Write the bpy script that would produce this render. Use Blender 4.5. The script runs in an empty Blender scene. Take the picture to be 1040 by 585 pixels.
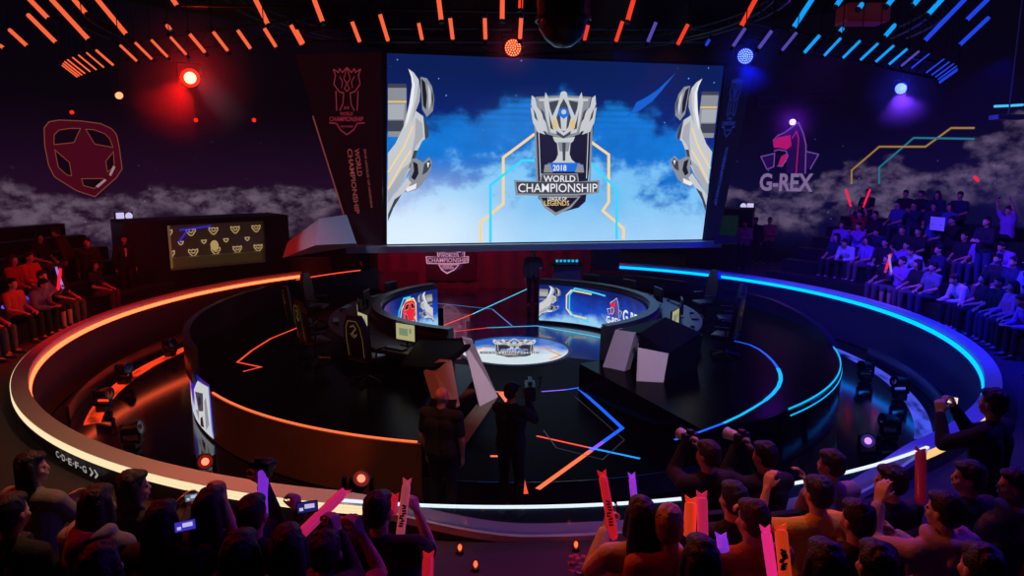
import bpy, bmesh, math, random
from mathutils import Vector, Matrix, noise
random.seed(7)
PI = math.pi
R_ = math.radians
sc = bpy.context.scene
COL = sc.collection
sc.view_settings.view_transform = 'Standard'
sc.view_settings.look = 'None'
sc.view_settings.exposure = 0.0
sc.view_settings.gamma = 1.0
sc.view_settings.use_curve_mapping = False
# ------------------------------------------------------------------ camera
CAM = Vector((0.08, -14.8, 4.3))
PITCH = R_(9.87)
F = 24 / 36 * 1040
cam = bpy.data.cameras.new('camera')
cam.lens = 24; cam.sensor_width = 36; cam.clip_end = 200
co = bpy.data.objects.new('camera', cam); COL.objects.link(co)
co.location = CAM; co.rotation_euler = (PI / 2 - PITCH, 0, 0)
sc.camera = co
FW = Vector((0, math.cos(PITCH), -math.sin(PITCH)))
UP = Vector((0, math.sin(PITCH), math.cos(PITCH)))
def ray(u, v):
    return FW + Vector((1, 0, 0)) * ((u - 520) / F) + UP * ((292.5 - v) / F)
def at_z(u, v, z):
    d = ray(u, v); return CAM + d * ((z - CAM.z) / d.z)
def at_y(u, v, y):
    d = ray(u, v); return CAM + d * ((y - CAM.y) / d.y)
def at_d(u, v, dist):
    return CAM + ray(u, v) * dist
def at_plane(u, v, p, n):
    d = ray(u, v); return CAM + d * ((p - CAM).dot(n) / d.dot(n))
def at_r(u, v, r, far=True):
    d = ray(u, v)
    a = d.x**2 + d.y**2; b = 2 * (CAM.x * d.x + CAM.y * d.y); c = CAM.x**2 + CAM.y**2 - r * r
    D = b * b - 4 * a * c
    if D < 0: D = 0
    t = (-b + (1 if far else -1) * math.sqrt(D)) / (2 * a)
    return CAM + d * t
# ------------------------------------------------------------------ materials
def lin(c):
    return tuple(((x / 255) / 12.92 if x / 255 <= .04045 else ((x / 255 + .055) / 1.055) ** 2.4) for x in c)
MATS = {}
def mat(name, rgb, rough=.5, metal=0., em=None, es=1., bump=0, bscale=60, var=0, coat=0, alpha=1, spec=None, ior=None):
    if name in MATS: return MATS[name]
    m = bpy.data.materials.new(name); m.use_nodes = True
    nt = m.node_tree; b = nt.nodes['Principled BSDF']
    c = lin(rgb) + (1,)
    b.inputs['Base Color'].default_value = c
    b.inputs['Roughness'].default_value = rough
    b.inputs['Metallic'].default_value = metal
    b.inputs['Coat Weight'].default_value = coat
    b.inputs['Alpha'].default_value = alpha
    if ior: b.inputs['IOR'].default_value = ior
    if spec is not None: b.inputs['Specular IOR Level'].default_value = spec
    if em:
        b.inputs['Emission Color'].default_value = lin(em) + (1,)
        b.inputs['Emission Strength'].default_value = es
    if bump or var:
        tc = nt.nodes.new('ShaderNodeTexCoord'); n = nt.nodes.new('ShaderNodeTexNoise')
        n.inputs['Scale'].default_value = bscale; n.inputs['Detail'].default_value = 4
        nt.links.new(tc.outputs['Object'], n.inputs['Vector'])
        if bump:
            bp = nt.nodes.new('ShaderNodeBump'); bp.inputs['Strength'].default_value = bump
            bp.inputs['Distance'].default_value = .02
            nt.links.new(n.outputs['Fac'], bp.inputs['Height']); nt.links.new(bp.outputs['Normal'], b.inputs['Normal'])
        if var:
            mx = nt.nodes.new('ShaderNodeMix'); mx.data_type = 'RGBA'
            mx.inputs['A'].default_value = tuple(x * (1 - var) for x in c[:3]) + (1,)
            mx.inputs['B'].default_value = tuple(min(1, x * (1 + var)) for x in c[:3]) + (1,)
            nt.links.new(n.outputs['Fac'], mx.inputs['Factor']); nt.links.new(mx.outputs['Result'], b.inputs['Base Color'])
    MATS[name] = m
    return m
def glow(name, rgb, s=1.):
    return mat(name, (10, 10, 10), .4, 0, rgb, s)
class NG:
    def __init__(self, m): self.nt = m.node_tree
    def n(self, t, **kw):
        x = self.nt.nodes.new(t)
        for k, v in kw.items(): setattr(x, k, v)
        return x
    def link(self, a, b): self.nt.links.new(a, b)
    def inp(self, sock, v):
        if isinstance(v, (int, float)): sock.default_value = v
        elif isinstance(v, tuple): sock.default_value = v
        else: self.link(v, sock)
    def math(self, op, a, b=0., clamp=False):
        x = self.n('ShaderNodeMath', operation=op); x.use_clamp = clamp
        self.inp(x.inputs[0], a); self.inp(x.inputs[1], b); return x.outputs[0]
    def noise(self, vec, scale, detail=5, rough=.55, off=(0, 0, 0), sc3=(1, 1, 1)):
        mp = self.n('ShaderNodeMapping'); mp.inputs['Location'].default_value = off; mp.inputs['Scale'].default_value = sc3
        self.link(vec, mp.inputs['Vector'])
        x = self.n('ShaderNodeTexNoise'); x.inputs['Scale'].default_value = scale; x.inputs['Detail'].default_value = detail
        x.inputs['Roughness'].default_value = rough; self.link(mp.outputs[0], x.inputs['Vector']); return x.outputs['Fac']
    def smooth(self, v, a, b):
        x = self.n('ShaderNodeMapRange', interpolation_type='SMOOTHSTEP'); self.inp(x.inputs['Value'], v)
        x.inputs['From Min'].default_value = a; x.inputs['From Max'].default_value = b; return x.outputs['Result']
    def mix(self, f, a, b):
        x = self.n('ShaderNodeMix', data_type='RGBA'); self.inp(x.inputs['Factor'], f)
        self.inp(x.inputs['A'], a); self.inp(x.inputs['B'], b); return x.outputs['Result']
def L4(*c): return lin(c) + (1,)
# ------------------------------------------------------------------ mesh builder
def frame(d):
    d = d.normalized(); a = Vector((0, 0, 1)) if abs(d.z) < .95 else Vector((1, 0, 0))
    x = d.cross(a).normalized(); return x, d.cross(x).normalized()
class MB:
    def __init__(s): s.v = []; s.f = []; s.m = []; s.uv = {}
    def add(s, vs, fs, mi=0, M=None):
        o = len(s.v)
        s.v += [(M @ Vector(p) if M else Vector(p)) for p in vs]
        for f in fs: s.f.append([i + o for i in f]); s.m.append(mi)
        return o
    def box(s, c, size, mi=0, M=None, bev=0, rot=None):
        hx, hy, hz = size[0] / 2, size[1] / 2, size[2] / 2
        if bev:
            bm = bmesh.new(); bmesh.ops.create_cube(bm, size=1)
            for v in bm.verts: v.co = Vector((v.co.x * size[0], v.co.y * size[1], v.co.z * size[2]))
            bmesh.ops.bevel(bm, geom=bm.edges[:], offset=bev, segments=2, affect='EDGES', profile=.5)
            bm.verts.index_update(); vs = [v.co.copy() for v in bm.verts]; fs = [[v.index for v in f.verts] for f in bm.faces]; bm.free()
        else:
            vs = [Vector((x, y, z)) for x in (-hx, hx) for y in (-hy, hy) for z in (-hz, hz)]
            fs = [[0, 1, 3, 2], [4, 6, 7, 5], [0, 4, 5, 1], [2, 3, 7, 6], [0, 2, 6, 4], [1, 5, 7, 3]]
        if rot is not None: vs = [rot @ v for v in vs]
        vs = [v + Vector(c) for v in vs]
        s.add(vs, fs, mi, M)
    def tube(s, pts, r, n=8, mi=0, closed=False, cap=True):
        pts = [Vector(p) for p in pts]; rs = r if isinstance(r, (list, tuple)) else [r] * len(pts)
        vs = []; N = len(pts); px_ = None
        for i, p in enumerate(pts):
            if closed: d = pts[(i + 1) % N] - pts[i - 1]
            else: d = pts[min(i + 1, N - 1)] - pts[max(i - 1, 0)]
            d = d.normalized()
            if px_ is None: x, y = frame(d)
            else:
                x = (px_ - d * px_.dot(d)).normalized(); y = d.cross(x)
            px_ = x
            for k in range(n):
                a = 2 * PI * k / n; vs.append(p + (x * math.cos(a) + y * math.sin(a)) * rs[i])
        fs = []
        for i in range(N if closed else N - 1):
            j = (i + 1) % N
            for k in range(n): fs.append([i * n + k, i * n + (k + 1) % n, j * n + (k + 1) % n, j * n + k])
        if not closed and cap: fs.append(list(range(n))[::-1]); fs.append([(N - 1) * n + k for k in range(n)])
        s.add(vs, fs, mi)
    def caps(s, p0, p1, r0, r1, n=12, sx=1, M=None):
        p0 = Vector(p0); p1 = Vector(p1); d = p1 - p0
        L = d.length
        if L < 1e-6: d = Vector((0, 0, 1))
        d = d.normalized(); x, y = frame(d)
        vs = []; prof = []
        for i in range(1, 5):
            a = -PI / 2 + PI / 2 * i / 4; prof.append((math.sin(a) * r0, math.cos(a) * r0))
        for i in range(0, 4):
            a = PI / 2 * i / 4; prof.append((L + math.sin(a) * r1, math.cos(a) * r1))
        for h, r in prof:
            for k in range(n):
                a = 2 * PI * k / n; vs.append(p0 + d * h + (x * math.cos(a) + y * math.sin(a)) * r)
        m = len(prof); vs.append(p0 - d * r0); vs.append(p1 + d * r1)
        fs = [[i * n + k, i * n + (k + 1) % n, (i + 1) * n + (k + 1) % n, (i + 1) * n + k] for i in range(m - 1) for k in range(n)]
        fs += [[(k + 1) % n, k, m * n] for k in range(n)] + [[(m - 1) * n + k, (m - 1) * n + (k + 1) % n, m * n + 1] for k in range(n)]
        s.add(vs, fs, 0, M)
    def ell(s, c, r, mi=0, M=None, rot=None, n=16, h=10):
        vs = []; c = Vector(c)
        for i in range(1, h):
            a = PI * i / h
            for k in range(n):
                b = 2 * PI * k / n; vs.append(Vector((math.sin(a) * math.cos(b) * r[0], math.sin(a) * math.sin(b) * r[1], math.cos(a) * r[2])))
        vs.append(Vector((0, 0, r[2]))); vs.append(Vector((0, 0, -r[2])))
        if rot is not None: vs = [rot @ v for v in vs]
        vs = [v + c for v in vs]
        fs = [[i * n + k, (i + 1) * n + k, (i + 1) * n + (k + 1) % n, i * n + (k + 1) % n] for i in range(h - 2) for k in range(n)]
        q = (h - 1) * n
        fs += [[k, (k + 1) % n, q] for k in range(n)] + [[(h - 2) * n + (k + 1) % n, (h - 2) * n + k, q + 1] for k in range(n)]
        s.add(vs, fs, mi, M)
    def lathe(s, prof, c=(0, 0, 0), n=24, mi=0, M=None, a0=0, a1=2 * PI):
        c = Vector(c); full = abs(a1 - a0 - 2 * PI) < 1e-6; k = n if full else n + 1
        vs = [Vector((r * math.cos(a0 + (a1 - a0) * j / n), r * math.sin(a0 + (a1 - a0) * j / n), z)) + c for r, z in prof for j in range(k)]
        fs = [[i * k + j, i * k + (j + 1) % k, (i + 1) * k + (j + 1) % k, (i + 1) * k + j] for i in range(len(prof) - 1) for j in range(n)]
        s.add(vs, fs, mi, M)
    def prism(s, pts, ext, mi=0):
        """polygon of 3-D points extruded by a vector"""
        n = len(pts); ext = Vector(ext); vs = [Vector(p) for p in pts] + [Vector(p) + ext for p in pts]
        s.add(vs, [list(range(n)), list(range(n, 2 * n))[::-1]] + [[i, (i + 1) % n, (i + 1) % n + n, i + n][::-1] for i in range(n)], mi)
    def sweep(s, prof, a0, a1, n, c=(0, 0), mi=0, zf=None, rf=None, closed_prof=True, ends=True):
        """cross-section [(r,z)] swept about the axis through c from angle a0 to a1 (degrees)"""
        vs = []; k = len(prof)
        for j in range(n + 1):
            a = a0 + (a1 - a0) * j / n; ca, sa = math.cos(R_(a)), math.sin(R_(a))
            for (r, z) in prof:
                if rf: r = rf(r, a)
                zz = zf(z, a, r) if zf else z
                vs.append(Vector((c[0] + r * ca, c[1] + r * sa, zz)))
        m = k if closed_prof else k - 1
        fs = [[j * k + i, j * k + (i + 1) % k, (j + 1) * k + (i + 1) % k, (j + 1) * k + i] for j in range(n) for i in range(m)]
        if closed_prof and ends: fs += [list(range(k))[::-1], [n * k + i for i in range(k)]]
        o = s.add(vs, fs, mi)
        return o
    def build(s, name, mats, parent=None, smooth=False, fix=True):
        me = bpy.data.meshes.new(name)
        base = parent_base(parent)
        me.from_pydata([tuple(v - base) for v in s.v], [], s.f)
        if not isinstance(mats, (list, tuple)): mats = [mats]
        for m in mats: me.materials.append(m)
        for p, mi in zip(me.polygons, s.m): p.material_index = mi; p.use_smooth = smooth
        if s.uv:
            ul = me.uv_layers.new(name='UVMap')
            for lp in me.loops: ul.data[lp.index].uv = s.uv.get(lp.vertex_index, (0, 0))
        if fix:
            bm = bmesh.new(); bm.from_mesh(me); bmesh.ops.recalc_face_normals(bm, faces=bm.faces[:]); bm.to_mesh(me); bm.free()
        if smooth:
            try: me.set_sharp_from_angle(angle=R_(40))
            except Exception: pass
        me.update()
        o = bpy.data.objects.new(name, me); COL.objects.link(o)
        if parent is not None: o.parent = parent
        return o
def parent_base(p):
    b = Vector((0, 0, 0))
    while p is not None: b += p.location; p = p.parent
    return b
def thing(name, label, cat, loc=(0, 0, 0), group=None, kind=None):
    o = bpy.data.objects.new(name, None); COL.objects.link(o); o.location = loc; o.empty_display_size = .1
    o['label'] = label; o['category'] = cat
    if group: o['group'] = group
    if kind: o['kind'] = kind
    return o
def tag(o, label, cat, group=None, kind=None):
    o['label'] = label; o['category'] = cat
    if group: o['group'] = group
    if kind: o['kind'] = kind
    return o
def struct(o, label, cat='wall'):
    o['kind'] = 'structure'; o['label'] = label; o['category'] = cat; return o
def copy_tree(o, parent=None, loc=None, rz=None, label=None, group=None):
    c = o.copy(); COL.objects.link(c)
    if parent is not None: c.parent = parent
    if loc is not None: c.location = loc
    if rz is not None: c.rotation_euler = (0, 0, rz)
    if label: c['label'] = label
    if group: c['group'] = group
    for ch in list(o.children): copy_tree(ch, c)
    return c
def rot_z_parent(root, rz): root.rotation_euler = (0, 0, rz)
# ------------------------------------------------------------------ flat artwork on planes and cylinders
_txt = {}
def text_mesh(body, offset=.0):
    key = (body, offset)
    if key in _txt: return _txt[key]
    cu = bpy.data.curves.new('t', 'FONT'); cu.body = body; cu.size = 1; cu.offset = offset; cu.resolution_u = 3
    o = bpy.data.objects.new('t', cu); COL.objects.link(o)
    dg = bpy.context.evaluated_depsgraph_get(); me = o.evaluated_get(dg).to_mesh()
    vs = [(v.co.x, v.co.y) for v in me.vertices]; fs = [list(p.vertices) for p in me.polygons]
    o.evaluated_get(dg).to_mesh_clear(); bpy.data.objects.remove(o); bpy.data.curves.remove(cu)
    _txt[key] = (vs, fs); return _txt[key]
class Art:
    """2-D artwork; fn(x, y, h) gives the 3-D point, h = layer height above the surface"""
    def __init__(s, fn, step=None): s.fn = fn; s.mb = MB(); s.mats = []; s.h = 0.004; s.step = step
    def mi(s, m):
        if m not in s.mats: s.mats.append(m)
        return s.mats.index(m)
    def up(s): s.h += .002
    def poly(s, pts, m, flip=None):
        s.up()
        if s.step:
            for q in ([pts] if flip is None else [pts, [(2 * flip - x, y) for x, y in pts]]):
                bm = bmesh.new(); bm.faces.new([bm.verts.new((x, y, 0)) for x, y in q])
                x0 = min(x for x, y in q); x1 = max(x for x, y in q); k = math.ceil(x0 / s.step)
                while k * s.step < x1:
                    bmesh.ops.bisect_plane(bm, geom=bm.verts[:] + bm.edges[:] + bm.faces[:], plane_co=(k * s.step, 0, 0), plane_no=(1, 0, 0)); k += 1
                bm.verts.index_update(); s.mb.add([s.fn(v.co.x, v.co.y, s.h) for v in bm.verts], [[v.index for v in f.verts] for f in bm.faces], s.mi(m)); bm.free()
            return
        s.mb.add([s.fn(x, y, s.h) for x, y in pts], [list(range(len(pts)))], s.mi(m))
        if flip is not None: s.mb.add([s.fn(2 * flip - x, y, s.h) for x, y in pts], [list(range(len(pts)))], s.mi(m))
    def stroke(s, pts, w, m, closed=False, flip=None, sub=1):
        s.up()
        for q in ([pts] if flip is None else [pts, [(2 * flip - x, y) for x, y in pts]]):
            if s.step and sub == 1: sub = 6
            if sub > 1:
                qq = []
                for i in range(len(q) - (0 if closed else 1)):
                    a, b = q[i], q[(i + 1) % len(q)]
                    for k in range(sub): qq.append((a[0] + (b[0] - a[0]) * k / sub, a[1] + (b[1] - a[1]) * k / sub))
                if not closed: qq.append(q[-1])
                q = qq
            n = len(q); vs = []
            for i in range(n):
                p = Vector(q[i]).to_2d()
                a = Vector(q[i - 1]).to_2d() if (i > 0 or closed) else None
                b = Vector(q[(i + 1) % n]).to_2d() if (i < n - 1 or closed) else None
                d1 = (p - a).normalized() if a is not None else (b - p).normalized()
                d2 = (b - p).normalized() if b is not None else d1
                t = (d1 + d2); t = t.normalized() if t.length > 1e-5 else d1
                nn = Vector((-t.y, t.x)); k = 1 / max(.4, nn.dot(Vector((-d1.y, d1.x))))
                vs += [p + nn * w / 2 * k, p - nn * w / 2 * k]
            fs = [[2 * i, 2 * i + 1, (2 * i + 3) % (2 * n), (2 * i + 2) % (2 * n)] for i in range(n if closed else n - 1)]
            s.mb.add([s.fn(v.x, v.y, s.h) for v in vs], fs, s.mi(m))
    def circle(s, x, y, r, m, n=14, ry=None):
        s.poly([(x + r * math.cos(2 * PI * k / n), y + (ry or r) * math.sin(2 * PI * k / n)) for k in range(n)], m)
    def text(s, body, x, y, h, m, width=None, off=.015, rot=0, ydown=False):
        """centred text with cap height h"""
        s.up(); vs, fs = text_mesh(body, off)
        x0 = min(v[0] for v in vs); x1 = max(v[0] for v in vs); y0 = min(v[1] for v in vs); y1 = max(v[1] for v in vs)
        sy = h / (y1 - y0); sx = sy if width is None else width / (x1 - x0)
        ca, sa = math.cos(rot), math.sin(rot); out = []
        for vx, vy in vs:
            a = (vx - (x0 + x1) / 2) * sx; b = (vy - (y0 + y1) / 2) * sy
            if ydown: b = -b
            out.append(s.fn(x + a * ca - b * sa, y + a * sa + b * ca, s.h))
        s.mb.add(out, fs, s.mi(m))
    def build(s, name, parent): return s.mb.build(name, s.mats, parent, fix=False)
# ------------------------------------------------------------------ shared materials
BLK = mat('matte_black', (14, 14, 17), .6)
VOID = mat('void_black', (5, 5, 6), .5, ior=1.2)
BLK2 = mat('satin_black', (20, 20, 25), .35)
GLOSS = mat('gloss_black_floor', (5, 5, 7), .07, bump=.015, bscale=3, ior=1.42)
PITF = mat('pit_floor', (9, 9, 12), .11, bump=.02, bscale=6, ior=1.75)
MATTE = mat('matte_stage_vinyl', (4, 4, 6), .35, ior=1.06)
WALLB = mat('barrier_black', (52, 50, 60), .4)
CARPET = mat('aisle_carpet', (70, 52, 62), .9, bump=.3, bscale=120, var=.25)
RAIL = mat('pale_rail', (205, 195, 200), .42)
LACQ = mat('brown_lacquer', (92, 58, 44), .38, bump=.05, bscale=6, var=.25)
DARKL = mat('dark_lacquer', (30, 30, 44), .22)
DESKG = mat('desk_grey', (176, 164, 178), .5)
DESKD = mat('desk_dark', (30, 28, 34), .4)
METAL = mat('dark_metal', (40, 40, 46), .35, .8)
CHROME = mat('silver', (200, 200, 205), .25, 1.)
G_OR = glow('warm_orange_light', (255, 112, 62), 1.15)
G_GOLD = glow('warm_white_light', (255, 226, 178), 1.05)
G_RED = glow('red_orange_light', (255, 74, 44), 1.1)
G_CY = glow('cyan_light', (0, 180, 255), 1.15)
G_BL = glow('blue_light', (24, 96, 255), 1.1)
G_VI = glow('violet_light', (130, 80, 255), 1.2)
G_DIMV = glow('dim_violet_light', (70, 55, 140), .8)
G_WH = glow('white_line_light', (225, 235, 250), 1.1)
G_TOR = glow('tube_orange', (255, 100, 60), 1.0)
G_TRD = glow('tube_red', (255, 60, 36), .95)
G_TCY = glow('tube_cyan', (12, 160, 255), 1.0)
G_TBL = glow('tube_blue', (30, 70, 240), .9)
G_TVI = glow('tube_violet', (96, 84, 200), .7)
RC = (.15, 0)          # centre of the round stage
# ------------------------------------------------------------------ shell
m = MB()
m.lathe([(0, -.02), (8.8, -.02)], c=(0, 0, 0), n=96)
struct(m.build('floor', PITF), 'glossy black floor of the pit between the stage and the ring barrier', 'floor')
m = MB()
m.lathe([(8.8, .87), (24, .87)], c=(0, 0, 0), n=96); m.lathe([(8.8, .87), (8.8, 0)], c=(0, 0, 0), n=96)
struct(m.build('floor', CARPET), 'dark carpeted aisle floor outside the ring barrier', 'floor')
m = MB(); m.lathe([(24, 9.6), (0, 9.6)], n=64)
struct(m.build('ceiling', BLK), 'black ceiling above the lighting rig', 'ceiling')
# arena wall with the printed night sky
WR = 14.8
m = MB(); A0, A1, N = -35, 215, 120
for j in range(N + 1):
    a = A0 + (A1 - A0) * j / N
    for i, z in enumerate((.6, 9.6)):
        m.uv[len(m.v)] = (a / 90, z / 9.6); m.v.append(Vector((WR * math.cos(R_(a)), WR * math.sin(R_(a)), z)))
m.f = [[2 * j, 2 * j + 1, 2 * j + 3, 2 * j + 2] for j in range(N)]; m.m = [0] * N
wm = mat('night_sky_video_wall', (14, 12, 22), .6)
g = NG(wm); b = wm.node_tree.nodes['Principled BSDF']
uv = g.n('ShaderNodeUVMap'); sep = g.n('ShaderNodeSeparateXYZ'); g.link(uv.outputs[0], sep.inputs[0])
U, V = sep.outputs[0], sep.outputs[1]
nz = g.noise(uv.outputs[0], 2.0, 6, .55, sc3=(4.0, 2.6, 1))
# cloud top height by angle: a broad bank left of centre and a rising bank on the right
left = g.math('MULTIPLY', g.math('SUBTRACT', U, 1.05), .10)
dR = g.math('ABSOLUTE', g.math('SUBTRACT', U, .52))
right = g.math('SUBTRACT', .49, g.math('MULTIPLY', dR, .16))
isl = g.smooth(U, .98, 1.0)
top = g.math('ADD', g.math('MULTIPLY', isl, .385), g.math('MULTIPLY', g.math('SUBTRACT', 1, isl), g.math('ADD', .30, g.math('MULTIPLY', g.math('SUBTRACT', .80, U), .42))))
d = g.math('SUBTRACT', g.math('ADD', top, g.math('MULTIPLY', g.math('SUBTRACT', nz, .5), .62)), V)
dens = g.math('MULTIPLY', g.smooth(d, .0, .06), g.math('SUBTRACT', 1, g.smooth(d, .10, .26)))
nz2 = g.noise(uv.outputs[0], 7, 6, .65, sc3=(4, 2.6, 1))
dens = g.math('MULTIPLY', dens, g.smooth(nz2, .34, .66))
st = g.n('ShaderNodeTexVoronoi'); st.inputs['Scale'].default_value = 26
mp = g.n('ShaderNodeMapping'); mp.inputs['Scale'].default_value = (2.4, 1, 1); g.link(uv.outputs[0], mp.inputs[0]); g.link(mp.outputs[0], st.inputs['Vector'])
star = g.math('MULTIPLY', g.math('LESS_THAN', st.outputs['Distance'], .045), g.math('LESS_THAN', V, .56))
skyc = g.mix(g.smooth(U, .75, 1.25), L4(8, 8, 46), L4(30, 10, 36))
vfall = g.math('SUBTRACT', 1, g.smooth(V, .3, .72))
base = g.mix(vfall, L4(3, 2, 8), skyc)
cc = g.mix(g.smooth(U, .8, 1.1), L4(92, 78, 106), L4(100, 84, 102))
c1 = g.mix(dens, base, cc)
c2 = g.mix(g.math('MULTIPLY', star, .7), c1, L4(140, 140, 220))
low = g.math('MULTIPLY', g.smooth(V, .10, .24), 1.0)
g.link(c2, b.inputs['Emission Color']); g.link(low, b.inputs['Emission Strength'])
wall = struct(m.build('wall_back', wm, smooth=True, fix=False), 'curved video wall showing a night sky with clouds', 'wall')
def wallfn(u0, v0, cu, cv, s):
    """artwork on the curved wall: art units -> metres around the point seen at (u0, v0)"""
    p = at_r(u0, v0, WR - .03); a0 = math.atan2(p.y, p.x)
    return lambda x, y, h: Vector(((WR - .02 - h) * math.cos(a0 - (x - cu) * s / WR), (WR - .02 - h) * math.sin(a0 - (x - cu) * s / WR), p.z - (y - cv) * s))
# ------------------------------------------------------------------ emblem artwork (units: pixels of a 512 x 585 drawing, y down)
def emblem(a, c):
    """c: dict of materials: dark, mid, light, edge, panel, blue, gold, word"""
    X = 263
    a.poly([(155, 175), (375, 175), (345, 455), (320, 478), (230, 503), (200, 470), (170, 445)], c['panel'])
    a.stroke([(158, 170), (166, 380)], 7, c['edge'], flip=X)
    a.stroke([(170, 170), (178, 370)], 3, c['light'], flip=X)
    # cup
    a.poly([(160, 68), (X, 62), (366, 68), (352, 130), (325, 205), (X, 225), (200, 205), (172, 130)], c['mid'])
    a.poly([(170, 75), (X, 70), (356, 75), (352, 84), (X, 80), (174, 84)], c['light'])
    a.poly([(205, 90), (X, 75), (320, 90), (300, 200), (X, 222), (225, 200)], c['dark'])
    for pts in ([(145, 62), (158, 72), (165, 105), (190, 140), (205, 200), (180, 190), (160, 150), (143, 95)],
                [(196, 50), (206, 70), (212, 110), (225, 150), (238, 205), (215, 200), (200, 150), (190, 90)],
                [(140, 105), (158, 122), (172, 165), (195, 208), (172, 200), (150, 165)],
                [(146, 150), (160, 158), (180, 200), (165, 198)]):
        a.poly(pts, c['light'], flip=X)
    for pts in ([(178, 110), (190, 125), (200, 165), (188, 150)], [(150, 110), (160, 130), (168, 160), (156, 145)], [(207, 118), (214, 150), (226, 190), (214, 185)]):
        a.poly(pts, c['dark'], flip=X)
    a.poly([(X, 50), (276, 62), (285, 95), (305, 140), (298, 188), (X, 212), (228, 188), (221, 140), (241, 95), (250, 62)], c['light'])
    a.poly([(X, 75), (276, 98), (290, 145), (280, 180), (X, 200), (246, 180), (236, 145), (250, 98)], c['dark'])
    a.circle(X, 60, 13, c['light']); a.circle(X, 128, 20, c['blue']); a.circle(X, 124, 9, c['light'])
    a.poly([(222, 150), (240, 162), (238, 190), (222, 184)], c['gold'], flip=X)
    a.poly([(250, 140), (X, 150), (X, 195), (254, 190)], c['light'], flip=X)
    # stem
    a.poly([(222, 215), (X, 222), (304, 215), (298, 232), (288, 240), (284, 280), (292, 300), (306, 312), (220, 312), (234, 300), (242, 280), (238, 240), (228, 232)], c['light'])
    a.poly([(240, 236), (286, 236), (280, 270), (247, 270)], c['mid'])
    a.poly([(257, 238), (270, 238), (268, 305), (259, 305)], c['dark'])
    a.poly([(205, 312), (322, 312), (335, 345), (190, 345)], c['blue'])
    a.poly([(192, 320), (212, 316), (222, 348), (188, 348)], c['edge'], flip=X)
    # banner
    a.poly([(178, 352), (314, 352), (320, 388), (172, 388)], c['edge']); a.poly([(183, 356), (309, 356), (314, 386), (178, 386)], c['dark'])
    a.poly([(78, 376), (178, 382), (315, 382), (395, 376), (392, 424), (310, 434), (178, 434), (84, 432)], c['edge'])
    a.poly([(86, 383), (388, 383), (384, 419), (308, 427), (180, 427), (92, 425)], c['dark'])
    a.poly([(168, 436), (325, 436), (290, 478), (232, 508), (190, 478)], c['edge']); a.poly([(178, 441), (314, 441), (284, 472), (233, 496), (198, 472)], c['panel'])
    a.text('2018', 247, 331, 22, c['word'], width=50, ydown=True)
    a.text('WORLD', 246, 371, 24, c['word'], width=118, ydown=True)
    a.text('CHAMPIONSHIP', 240, 405, 32, c['word'], width=292, off=.006, ydown=True)
    a.text('LEAGUE OF', 238, 445, 13, c['word'], width=70, ydown=True)
    a.text('LEGENDS', 236, 461, 19, c['gold'], width=92, ydown=True)
def emblem_line(a, m, w=8):
    X = 263
    a.stroke([(145, 62), (165, 105), (150, 165), (195, 215), (235, 225), (228, 300), (200, 345)], w, m, flip=X)
    a.stroke([(145, 62), (190, 85), (200, 60), (225, 85), (X, 52)], w, m, flip=X)
    a.stroke([(X, 52), (236, 130), (X, 160), (240, 195), (X, 215)], w * .8, m, flip=X)
    a.stroke([(200, 110), (225, 150), (215, 190)], w * .8, m, flip=X)
    a.stroke([(168, 210), (175, 345)], w, m, flip=X)
    a.text('2018', 258, 325, 20, m, width=46, ydown=True)
    a.text('WORLD', 258, 366, 24, m, width=110, ydown=True)
    a.text('CHAMPIONSHIP', 258, 402, 32, m, width=290, ydown=True)
    a.stroke([(110, 428), (175, 432), (205, 475), (X, 508), (321, 475), (351, 432), (416, 428)], w, m)
    a.text('LEAGUE OF LEGENDS', 262, 452, 14, m, width=110, ydown=True)
def crest(a, red, dark, edge, white):
    """rounded shield with a five-point star, drawing 650 x 585, y down"""
    sh = [(60, 90), (95, 50), (160, 35), (300, 32), (430, 42), (500, 72), (530, 110), (540, 200), (545, 340), (500, 400), (340, 525), (220, 480), (90, 390), (62, 320), (52, 200)]
    a.poly(sh, red); a.stroke(sh, 6, edge, closed=True)
    holes = [[(110, 190), (118, 130), (150, 98), (220, 84), (292, 80), (240, 172)], [(325, 84), (380, 84), (450, 108), (480, 140), (495, 196), (375, 178)],
             [(110, 222), (195, 300), (200, 385), (170, 380), (120, 330)], [(495, 226), (490, 330), (440, 360), (436, 290)], [(262, 405), (400, 405), (425, 415), (340, 470), (270, 450)]]
    for h in holes: a.poly(h, dark); a.stroke(h, 5, edge, closed=True)
    a.poly([(482, 320), (498, 328), (462, 388), (448, 382)], white); a.poly([(350, 455), (415, 408), (427, 418), (365, 466)], white)
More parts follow.
